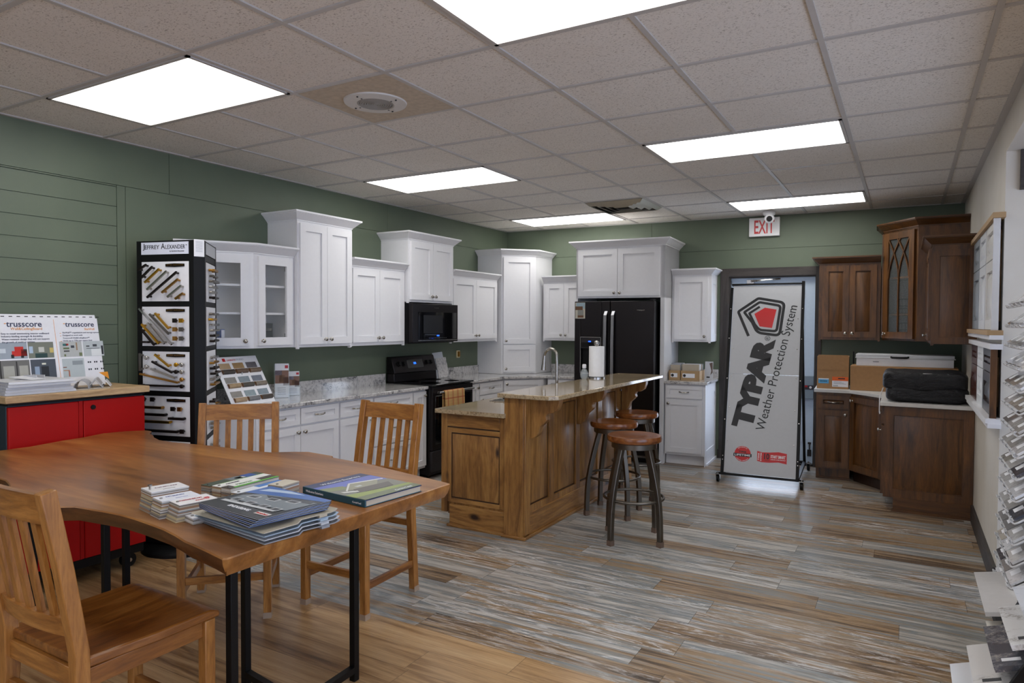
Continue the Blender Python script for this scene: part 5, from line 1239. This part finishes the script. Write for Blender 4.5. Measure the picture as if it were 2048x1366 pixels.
# cartons
t = thing('cardboard_box', 'square cardboard box with blue and orange shipping labels on the pale counter', 'box', tuple(wb(3.87, .45, ZK)), group='cartons on the pale counter')
b = B(); u0_, u1_, d0_, d1_ = 3.742, 4.022, .25, .555
b.box(u0_, u1_, d0_, d1_, ZK, 1.20, FB); b.hexa([(u0_ + .004, d1_, 1.07), (u1_ - .002, d1_, 1.07), (u1_ - .002, d1_ + .003, 1.07), (u0_ + .004, d1_ + .003, 1.07)], [(u0_ + .01, d1_ - .001, 1.215), (u1_ - .006, d1_ - .001, 1.215), (u1_ - .006, d1_ + .002, 1.215), (u0_ + .01, d1_ + .002, 1.215)], FB); b.done('carton', M['cardboard'], t)
b = B(); y = d1_; b.use(plain('#57a9d8', .5)); b.box(3.755, 3.848, y, y + .0008, .936, .975, FB); b.use(M['paper']); b.box(3.755, 3.848, y, y + .0006, .975, .985, FB); b.use(M['ink'])
for k in range(12): b.box(3.768 + .0055 * k, 3.771 + .0055 * k, y + .0008, y + .001, .95, .965, FB)
b.use(plain('#e8641b', .5)); b.box(3.878, 4.018, y, y + .0008, .965, 1.003, FB); b.use(M['paper']); b.box(3.878, 4.018, y, y + .0008, .906, .965, FB); b.use(M['ink'])
for k in range(10): b.box(3.886 + .0045 * k, 3.888 + .0045 * k, y + .0008, y + .001, .911, .922, FB)
for k in range(3): b.box(3.89, 4.0 - .02 * k, y + .0008, y + .001, .935 + .009 * k, .937 + .009 * k, FB)
b.box(3.93, 3.99, y + .0008, y + .001, .982, .992, FB); b.done('shipping_labels', None, t)
t = thing('cardboard_box', 'long low cardboard carton lying behind the black bag', 'box', (4.5, 7.4, ZK), group='cartons on the pale counter')
b = B(); b.box(4.062, 4.93, 7.262, 7.56, ZK, 1.121); b.done('carton', M['cardboard'], t, bev=.003); b = B(); b.box(4.064, 4.928, 7.40, 7.45, 1.121, 1.1216); b.done('packing_tape', plain('#c9a877', .3), t)
t = thing('carry_case', 'flat white carry case with a black handle on top of the long carton', 'case', (4.5, 7.42, 1.1225))
b = B().use(M['paper']); b.box(4.11, 4.895, 7.30, 7.60, 1.122, 1.195); b.use(plain('#cfd0d3', .4)); b.box(4.10, 4.91, 7.29, 7.61, 1.195, 1.203); b.box(4.105, 4.90, 7.295, 7.605, 1.203, 1.232); b.done('case', None, t, bev=.003)
b = B(); b.tube([(4.40, 7.297, 1.21), (4.41, 7.278, 1.206), (4.47, 7.272, 1.205), (4.53, 7.278, 1.206), (4.54, 7.297, 1.21)], .009, 10); b.done('handle', M['black'], t)
b = B(); b.box(4.25, 4.30, 7.2992, 7.3, 1.16, 1.165); b.done('printed_mark', M['ink'], t)
b = B(); b.box(4.063, 4.075, 7.57, 7.60, ZK, 1.245); tag(b.done('black_stick', M['black']), 'thin black upright bar between the square carton and the white case', 'bar')
# bag
def lump(cx, cy, cz, sx, sy, sz, seed, name, mat, parent):
    rnd = random.Random(seed); b = B(); N, K = 40, 22; vs = []; fs = []; ph = [rnd.uniform(0, 6.28) for _ in range(8)]
    def sp(c, e): return math.copysign(abs(c) ** e, c)
    for j in range(K + 1):
        v = -PI / 2 + PI * j / K
        for i in range(N):
            u = 2 * PI * i / N
            x, y, z = sp(math.cos(v), .3) * sp(math.cos(u), .2), sp(math.cos(v), .3) * sp(math.sin(u), .2), sp(math.sin(v), .4)
            w = 1 + .035 * math.sin(3 * x + ph[0] + 2 * z) + .03 * math.sin(6 * y + 4 * x + ph[1]) + .03 * math.sin(11 * x + 5 * z + ph[2]) + .02 * math.sin(8 * z + 13 * x + ph[3])
            vs.append((cx + sx * x * (.97 + .03 * w), cy + sy * y * w, max(cz + sz * z * w, cz - sz)))
    for j in range(K):
        for i in range(N): a = j * N + i; c = j * N + (i + 1) % N; fs.append((a, c, c + N, a + N))
    b.add(vs, fs); return b.done(name, mat, parent, 70)
n = NT('black_nylon'); n.set(n.ramp(n.noise(n.coord(), 60, 4), [(.3, rgb('#0f0f12')), (.7, rgb('#1d1d22'))]), .5, 0, 0, .4); n.bump(n.noise(n.coord((1, 1, 2)), 14, 5, .6, 1.2), .6, .02)
t = thing('duffel_bag', 'black folded nylon bag bulging on the pale counter above the brown end panel', 'bag', (4.66, 6.62, ZK))
lump(4.668, 6.60, ZK + .0675, .288, .265, .066, 5, 'lower_fold', n.m, t); lump(4.652, 6.605, ZK + .168, .296, .272, .082, 9, 'upper_fold', n.m, t)
b = B(); b.box(4.64, 4.71, 6.375, 6.38, 1.115, 1.123); b.done('tag', M['paper'], t)
b = B()
b.tube([(4.36, 6.50, ZK + .10), (4.335, 6.46, ZK + .02), (4.336, 6.44, .80), (4.34, 6.43, .77)], .004, 6); b.done('strap', M['white'], t)

# ------------------------------------------------------------------ TYPAR display rack
t = thing('display_rack', 'wheeled display rack with a grey TYPAR panel leaning in front of the back door', 'display stand', (3.33, 7.0, 0))
P0 = Vector((3.025, 6.62, .098)); ex = Vector((.9976, .0694, 0)); ey = Vector((-.0694 * .268, .9976 * .268, .9634)).normalized(); ez = ex.cross(ey)
KX, KY = .648 / .63, 1.868 / 1.84
MP = Matrix(((ex.x, ey.x, ez.x, P0.x), (ex.y, ey.y, ez.y, P0.y), (ex.z, ey.z, ez.z, P0.z), (0, 0, 0, 1))) @ Matrix.Diagonal((KX, KY, 1, 1))
W_, H_ = .63, 1.84
b = B(); b.box(.008, W_ - .004, .004, H_ * .515, -.008, 0, MP); b.box(.008, W_ - .004, H_ * .515 + .002, H_ - .004, -.008, 0, MP); pn = b.done('panel', M['greyboard'], t)
b = B().use(M['black'])
b.box(-.022, .006, -.01, H_ - .02, -.03, .006, MP); b.box(W_ - .004, W_ + .022, -.01, H_ + .035, -.03, .006, MP); b.box(-.01, W_ + .01, H_ + .002, H_ + .02, -.03, .006, MP); b.box(-.022, W_ + .022, -.022, -.002, -.03, .006, MP)
def wp(x, y, z=0): return MP @ Vector((x, y, z))
for x in (-.008, W_ + .008):
    f_ = wp(x, -.01, -.012); bk_ = f_ + Vector((-.05, .93, 0)); tp = wp(x, H_ * .8, -.02); b.tube([f_, bk_], 0, rect=(.014, .014)); b.tube([bk_, tp], 0, rect=(.012, .012))
b.tube([wp(-.008, -.01, -.012) + Vector((-.05, .93, 0)), wp(W_ + .008, -.01, -.012) + Vector((-.05, .93, 0))], 0, rect=(.013, .013)); b.box(-.055, W_ + .06, -.016, -.002, -.028, -.006, MP)
b.done('frame', None, t)
for x, back in ((-.045, 0), (W_ + .045, 0), (-.045, 1), (W_ + .045, 1)):
    p = wp(x, -.01, -.012) + (Vector((-.05, .93, 0)) if back else Vector((0, 0, 0)))
    b = B().use(M['black']); b.cyl((p.x - .012, p.y + .015, .034), (p.x + .012, p.y + .015, .034), .034, None, 20); b.use(M['steel']); b.cyl((p.x - .016, p.y + .015, .034), (p.x + .016, p.y + .015, .034), .012, None, 12)
    for s_ in (-1, 1): b.hexa([(p.x + s_ * .015, p.y + .005, .03), (p.x + s_ * .018, p.y + .005, .03), (p.x + s_ * .018, p.y + .025, .03), (p.x + s_ * .015, p.y + .025, .03)], [(p.x + s_ * .015, p.y - .018, .078), (p.x + s_ * .018, p.y - .018, .078), (p.x + s_ * .018, p.y + .018, .078), (p.x + s_ * .015, p.y + .018, .078)])
    b.box(p.x - .022, p.x + .022, p.y - .022, p.y + .022, .076, .082); b.cyl((p.x, p.y, .08), (p.x, p.y, .095), .008); b.done('caster', None, t)
b = B()
for x in (.028, W_ - .028):
    for y in (.30, .62, .92, 1.2, 1.5): b.lathe([(.006, 0), (.005, .003), (.001, .004)], 10, MP @ Matrix.Translation((x, y, 0)))
for x in (-.008, W_ + .009):
    for y in (.12, .155, .5, .9, 1.3, 1.6): b.lathe([(.006, .006), (.005, .009), (.001, .01)], 10, MP @ Matrix.Translation((x, y, 0)))
b.done('bolts', M['steel'], t)
a_ = math.radians(78.5)
text('TYPAR', MP @ Matrix.Translation((.236, .412, .0005)) @ Matrix.Rotation(a_, 4, 'Z'), M['ink'], pn, w=.90, h=.188, bold=.075, space=.93)
text('Weather Protection System', MP @ Matrix.Translation((.372, .405, .0005)) @ Matrix.Rotation(a_, 4, 'Z'), M['ink'], pn, w=1.24, h=.105)
text('®', MP @ Matrix.Translation((.36, 1.275, .0005)) @ Matrix.Rotation(a_, 4, 'Z'), M['ink'], pn, w=.05, h=.05)
# pentagon spiral logo
def ribbon(pts, w, z, mat_):
    P = [Vector(p) for p in pts]; L_, R_ = [], []
    for i, p in enumerate(P):
        ns = []
        for a, c in ((i - 1, i), (i, i + 1)):
            if 0 <= a and c < len(P): d = (P[c] - P[a]).normalized(); ns.append(Vector((-d.y, d.x)))
        nv = ns[0] if len(ns) == 1 else (ns[0] + ns[1]) / (1 + ns[0].dot(ns[1]))
        L_.append(p + nv * w / 2); R_.append(p - nv * w / 2)
    b = B(); n_ = len(P); vs = [(p.x, p.y, z) for p in L_ + R_]; b.add(vs, [(i, i + 1, n_ + i + 1, n_ + i) for i in range(n_ - 1)], MP); return b.done('logo_stroke', mat_, pn)
def rnd_corner(pts, r=.03, n_=5):
    out_ = [pts[0]]
    for i in range(1, len(pts) - 1):
        p, a, c = Vector(pts[i]), Vector(pts[i - 1]), Vector(pts[i + 1]); rr = r if i in (3, 4, 5) else r * .35
        q0_ = p + (a - p).normalized() * rr; q1_ = p + (c - p).normalized() * rr
        for k in range(n_ + 1): f = k / n_; out_.append(tuple(q0_ * (1 - f) ** 2 + p * 2 * f * (1 - f) + q1_ * f * f))
    return out_ + [pts[-1]]
ribbon(rnd_corner([(.168, 1.325), (.062, 1.572), (.242, 1.708), (.478, 1.662), (.445, 1.333), (.245, 1.36), (.198, 1.46)], .045), .026, .0006, M['ink'])
ribbon(rnd_corner([(.198, 1.46), (.118, 1.566), (.255, 1.668), (.445, 1.630), (.418, 1.375), (.262, 1.388), (.222, 1.44)], .03), .024, .0008, M['ink'])
ribbon(rnd_corner([(.222, 1.44), (.166, 1.555), (.258, 1.622)], .01), .022, .0010, M['ink'])
b = B(); b.prism([(.212, 1.549), (.305, 1.612), (.410, 1.592), (.376, 1.408), (.264, 1.423)], .0002, .0012, MP); b.done('logo_pentagon', M['redink'], pn)
# warranty badges
b = B().use(M['redink']); m = MP @ Matrix.Translation((.167, .186, 0)); b.lathe([(.055, .0003), (.072, .0003), (.072, .001), (.055, .001)], 48, m); b.use(M['paper']); b.lathe([(.001, .0002), (.0545, .0002), (.0545, .0006), (.001, .0006)], 40, m); b.use(M['ink']); b.box(-.08, .08, -.026, .004, .001, .0018, m); bd = b.done('warranty_seal', None, pn)
text('LIFETIME', m @ Matrix.Translation((0, -.020, .0022)), M['paper'], bd, w=.14, h=.018, bold=.015, align='CENTER'); text('TYPAR', m @ Matrix.Translation((0, .010, .001)), M['ink'], bd, w=.068, h=.017, bold=.04, align='CENTER')
for s_, rad, flip in (('RESIDENTIAL', .0585, 1), ('LIMITED WARRANTY', .0685, -1)):
    n_ = len(s_); span = math.radians(75 if flip > 0 else 100)
    for k, ch in enumerate(s_):
        if ch == ' ': continue
        f = (k / (n_ - 1) - .5) * span; ang = PI / 2 - f if flip > 0 else -PI / 2 + f
        text(ch, m @ Matrix.Translation((rad * math.cos(ang), rad * math.sin(ang), .0011)) @ Matrix.Rotation(ang - PI / 2 if flip > 0 else ang + PI / 2, 4, 'Z'), M['paper'], bd, h=.009, align='CENTER')
fl = [(.294, .225), (.336, .215), (.4, .218), (.477, .228), (.547, .217), (.548, .123), (.478, .134), (.402, .125), (.338, .124), (.296, .133)]
b = B(); b.prism(fl, .0003, .001, MP); fg = b.done('warranty_flag', M['redink'], pn)
tm = lambda x, y: MP @ Matrix.Translation((x, y, .0013))
text('TYPAR', tm(.314, .139) @ Matrix.Rotation(PI / 2, 4, 'Z'), M['paper'], fg, w=.07, h=.012, bold=.03); text('SYSTEM', tm(.334, .134) @ Matrix.Rotation(PI / 2, 4, 'Z'), M['paper'], fg, w=.075, h=.012, bold=.02)
text('10', tm(.355, .153), M['ink'], fg, w=.045, h=.055, bold=.03); text('YEAR', tm(.357, .138), M['ink'], fg, w=.042, h=.009)
text('START SMART', tm(.411, .168), M['paper'], fg, w=.125, h=.028, bold=.03); text('LABOR & MATERIALS', tm(.411, .151), M['paper'], fg, w=.125, h=.009, bold=.01)

# ------------------------------------------------------------------ sample doors on the cream wall
DS = 'sample cabinet doors hung on the cream wall'
def wall_set(lab, zt, zb_, zm, ys, cols_, mat_end, ends, names):
    t = thing('sample_rail', lab, 'display rail', (4.96, 5.4, zb_ - .06), group='ledges for sample doors')
    b = B().use(ends[0]); b.box(4.93, 4.9895, 4.68, 6.22, zt, zt + .03); b.use(ends[1]); b.box(4.925, 4.9895, 4.67, 6.22, zb_ - .055, zb_ - .03); b.use(ends[0]); b.box(4.915, 4.9895, 4.68, 6.20, zb_ - .03, zb_ - .002)
    b.done('ledge', None, t); b = B(); b.box(4.935, 4.968, 4.70, 4.722, zb_ - .002, zt - .001); b.done('end_board', mat_end, t)
    for (ya, yb__), c, nm in zip(ys, cols_, names):
        F = frame((4.968, 0), (0, 1), (-1, 0))
        t1 = thing('sample_door', nm + ' sample cabinet door on the ' + lab.split(' ')[0] + ' ledge of the cream wall', 'sample door', (4.96, (ya + yb__) / 2, zb_), group=DS)
        raised(F, ya, yb__, zb_, zm - .006, 0, t1, c, .06, .02, 'door_panel')
        t2 = thing('sample_drawer_front', nm + ' sample drawer front above its door on the ' + lab.split(' ')[0] + ' ledge', 'sample drawer front', (4.96, (ya + yb__) / 2, zm), group='sample drawer fronts on the cream wall')
        raised(F, ya + .005, yb__ - .005, zm, zt - .003, 0, t2, c, .045, .02, 'drawer_panel')
        b = B(); b.box(4.9685, 4.9895, ya + .1, ya + .14, zb_ + .05, zt - .05); b.done('hanging_cleat', M['mdf'], t1)
wall_set('upper ledge with a tan wooden end holding white sample doors', 2.115, 1.485, 1.90, [(5.70, 6.17), (5.26, 5.68), (4.745, 5.24)], [plain('#8f959b', .4), plain('#d6d8dc', .4), plain('#cfcdca', .4)], plain('#cbc9c7', .4), (M['mdf'], M['white']), ('shade-painted grey', 'bright white', 'soft white'))  # farthest pair: the grey is shade put into its colour
wall_set('lower ledge with a white lip holding darker sample doors', 1.375, .985, 1.235, [(5.72, 6.17), (5.30, 5.70), (4.745, 5.28)], [plain('#4a2418', .3), plain('#dfe0e2', .35), M['espresso']], M['cherry'], (M['white'], M['white']), ('reddish brown', 'glossy white', 'espresso brown'))

# ------------------------------------------------------------------ stone sample tower by the opening
t = thing('sample_tower', 'tall stand of tilted wire trays holding stone samples at the opening', 'display stand', (5.1, 3.8, 0))
b = B().use(M['black']); b.box(5.20, 5.25, 3.75, 4.28, .0, 1.75); b.box(4.93, 5.25, 3.72, 4.30, 0, .05)
b.prism([(4.72, 0), (5.25, 0), (5.25, .62), (5.03, .62)], 0, .02, Matrix(((1, 0, 0, 0), (0, 0, 1, 2.885), (0, 1, 0, 0), (0, 0, 0, 1)))); b.prism([(4.72, 0), (5.25, 0), (5.25, .62), (5.03, .62)], 0, .02, Matrix(((1, 0, 0, 0), (0, 0, 1, 3.33), (0, 1, 0, 0), (0, 0, 0, 1))))
b.box(4.74, 5.25, 2.9, 3.33, 0, .02); b.box(5.21, 5.25, 2.95, 3.75, .02, .6)
b.prism([(4.82, 0), (5.22, 0), (5.22, .4), (4.98, .4)], 0, .016, Matrix(((1, 0, 0, 0), (0, 0, 1, 3.58), (0, 1, 0, 0), (0, 0, 0, 1))))
b.done('frame', None, t)
wire = plain('#d6d6d8', .3); tl = math.radians(37)
CHIP = ['#c9c7c6', '#b4b1ae', '#d8d6d6', '#8d8b8b', '#5f5e63', '#c2bbb0', '#a8a39b', '#dcdde2', '#45474f']
ordw = ['top', 'second', 'third', 'fourth', 'fifth', 'sixth', 'seventh', 'eighth', 'ninth', 'tenth', 'eleventh', 'twelfth', 'thirteenth', 'fourteenth', 'lowest']
colw = {'#c9c7c6': 'light grey', '#b4b1ae': 'grey', '#d8d6d6': 'off white', '#8d8b8b': 'mid grey', '#5f5e63': 'charcoal', '#c2bbb0': 'beige', '#a8a39b': 'taupe', '#dcdde2': 'white', '#45474f': 'near black'}
rnd = random.Random(11)
for k in range(15):
    z = 1.60 - .0975 * k; m = Matrix.Translation((4.968 - .002 * k, 3.72, z)) @ Matrix.Rotation(-tl, 4, 'Y')
    b = B(); c_ = [(0, .03), (.005, .01), (.02, 0), (.27, 0), (.27, .58), (.0, .58)]
    b.tube([m @ Vector((x, y, 0)) for x, y in c_], .0042, 8, closed=True)
    for y in (.145, .29, .435): b.tube([m @ Vector((0, y, 0)), m @ Vector((.27, y, 0))], .003, 6)
    for y in (.06, .2, .34, .48, .56): b.tube([m @ Vector((.0, y - .03, .002)), m @ Vector((-.004, y - .03, .012)), m @ Vector((-.001, y, .016)), m @ Vector((-.001, y + .03, .002))], .003, 6)
    b.done('wire_tray', wire, t)
    for i, pos in enumerate(('near end', 'middle', 'far end')):
        c = rnd.choice(CHIP if k > 7 else CHIP[:4] + CHIP[5:8]); b = B(); y0_ = .015 + .187 * i
        b.use(granite('stone_chip_' + c.strip('#'), c, c, '#77757a', '#9a989a', 3, .25) if c not in _pc else _pc[c]); _pc[c] = b.mats[-1]
        b.box(.012, .26, y0_, y0_ + .176, .006, .017, m); b.use(M['paper']); b.box(.03, .075, y0_ + .09, y0_ + .15, .017, .0174, m)
        tag(b.done('stone_chip'), '%s stone chip at the %s of the %s wire tray from the top' % (colw[c], pos, ordw[k]) if k else '%s stone chip at the %s of the topmost wire tray' % (colw[c], pos), 'stone sample', 'stone chips in the wire trays')
big = [(4.705, .10, '#dfe0e4', 'white and blue slab sample on the lowest step of the display base'), (4.76, .19, '#dcdad8', 'pale veined slab sample on the second step from the floor'), (4.815, .28, '#50535c', 'dark slate grey slab sample midway up the display base'), (4.862, .37, '#e2e2e2', 'glossy white slab sample on the fourth step of the base'), (4.906, .46, '#d4d6dc', 'blue veined white slab sample on the highest step of the base')]
tb = math.radians(20)
for k, (x, z, c, lab) in enumerate(big):
    m = Matrix.Translation((x, 2.925, z)) @ Matrix.Rotation(-tb, 4, 'Y'); b = B()
    b.use(granite('slab_' + c.strip('#'), c, c, '#8f98ad' if k in (0, 4) else '#a9a49f', '#b9bac0', .8, .3)); b.box(0, .2, 0, .375, 0, .02, m); b.use(M['ink'] if k != 2 else M['paper']); b.box(.03, .09, .04, .065, .02, .0205, m)
    tag(b.done('stone_slab'), lab, 'stone sample', 'large stone slabs on the display base')
m = Matrix.Translation((4.83, 3.46, .285)) @ Matrix.Rotation(-math.radians(12), 4, 'Y'); b = B(); b.prism([(0, 0), (.24, 0), (.24, .50), (.08, .54), (0, .54)], 0, .018, m)
tag(b.done('stone_slab', plain('#cfccca', .2, coat=.3)), 'big plain cream slab sample jutting out at the end of the baseboard', 'stone sample', 'large stone slabs on the display base')
m = Matrix.Translation((4.84, 3.33, .225)) @ Matrix.Rotation(-math.radians(14), 4, 'Y'); b = B(); b.box(0, .2, 0, .2, 0, .016, m)
tag(b.done('stone_slab', plain('#d5d1c9', .25)), 'small cream slab corner showing below the big plain one', 'stone sample', 'large stone slabs on the display base')

# ------------------------------------------------------------------ camera, world, colour
cam = bpy.data.cameras.new('camera'); co = bpy.data.objects.new('camera', cam); COL.objects.link(co); SC.camera = co
cam.sensor_width = 36; cam.lens = 1364.38 / 2048 * 36; cam.clip_start = .05
yaw, pitch, roll = .52413, -.02692, .00495
cy, sy, cp, sp_ = math.cos(yaw), math.sin(yaw), math.cos(pitch), math.sin(pitch)
fw = Vector((-sy * cp, cy * cp, sp_)); r0 = Vector((cy, sy, 0)); u0 = r0.cross(fw)
rt = r0 * math.cos(roll) + u0 * math.sin(roll); up = u0 * math.cos(roll) - r0 * math.sin(roll)
co.matrix_world = Matrix(((rt.x, up.x, -fw.x, 4.52), (rt.y, up.y, -fw.y, 0), (rt.z, up.z, -fw.z, 1.51), (0, 0, 0, 1)))
w = bpy.data.worlds.new('world'); SC.world = w; w.use_nodes = True
bg = w.node_tree.nodes['Background']; bg.inputs[0].default_value = (.75, .85, 1, 1); bg.inputs[1].default_value = .6
SC.view_settings.view_transform = 'Standard'; SC.view_settings.look = 'None'; SC.view_settings.gamma = 1; SC.view_settings.exposure = -.3
SC.view_settings.use_curve_mapping = False
SC.cycles.max_bounces = 8; SC.cycles.use_denoising = True
SC.cycles.sample_clamp_indirect = 6
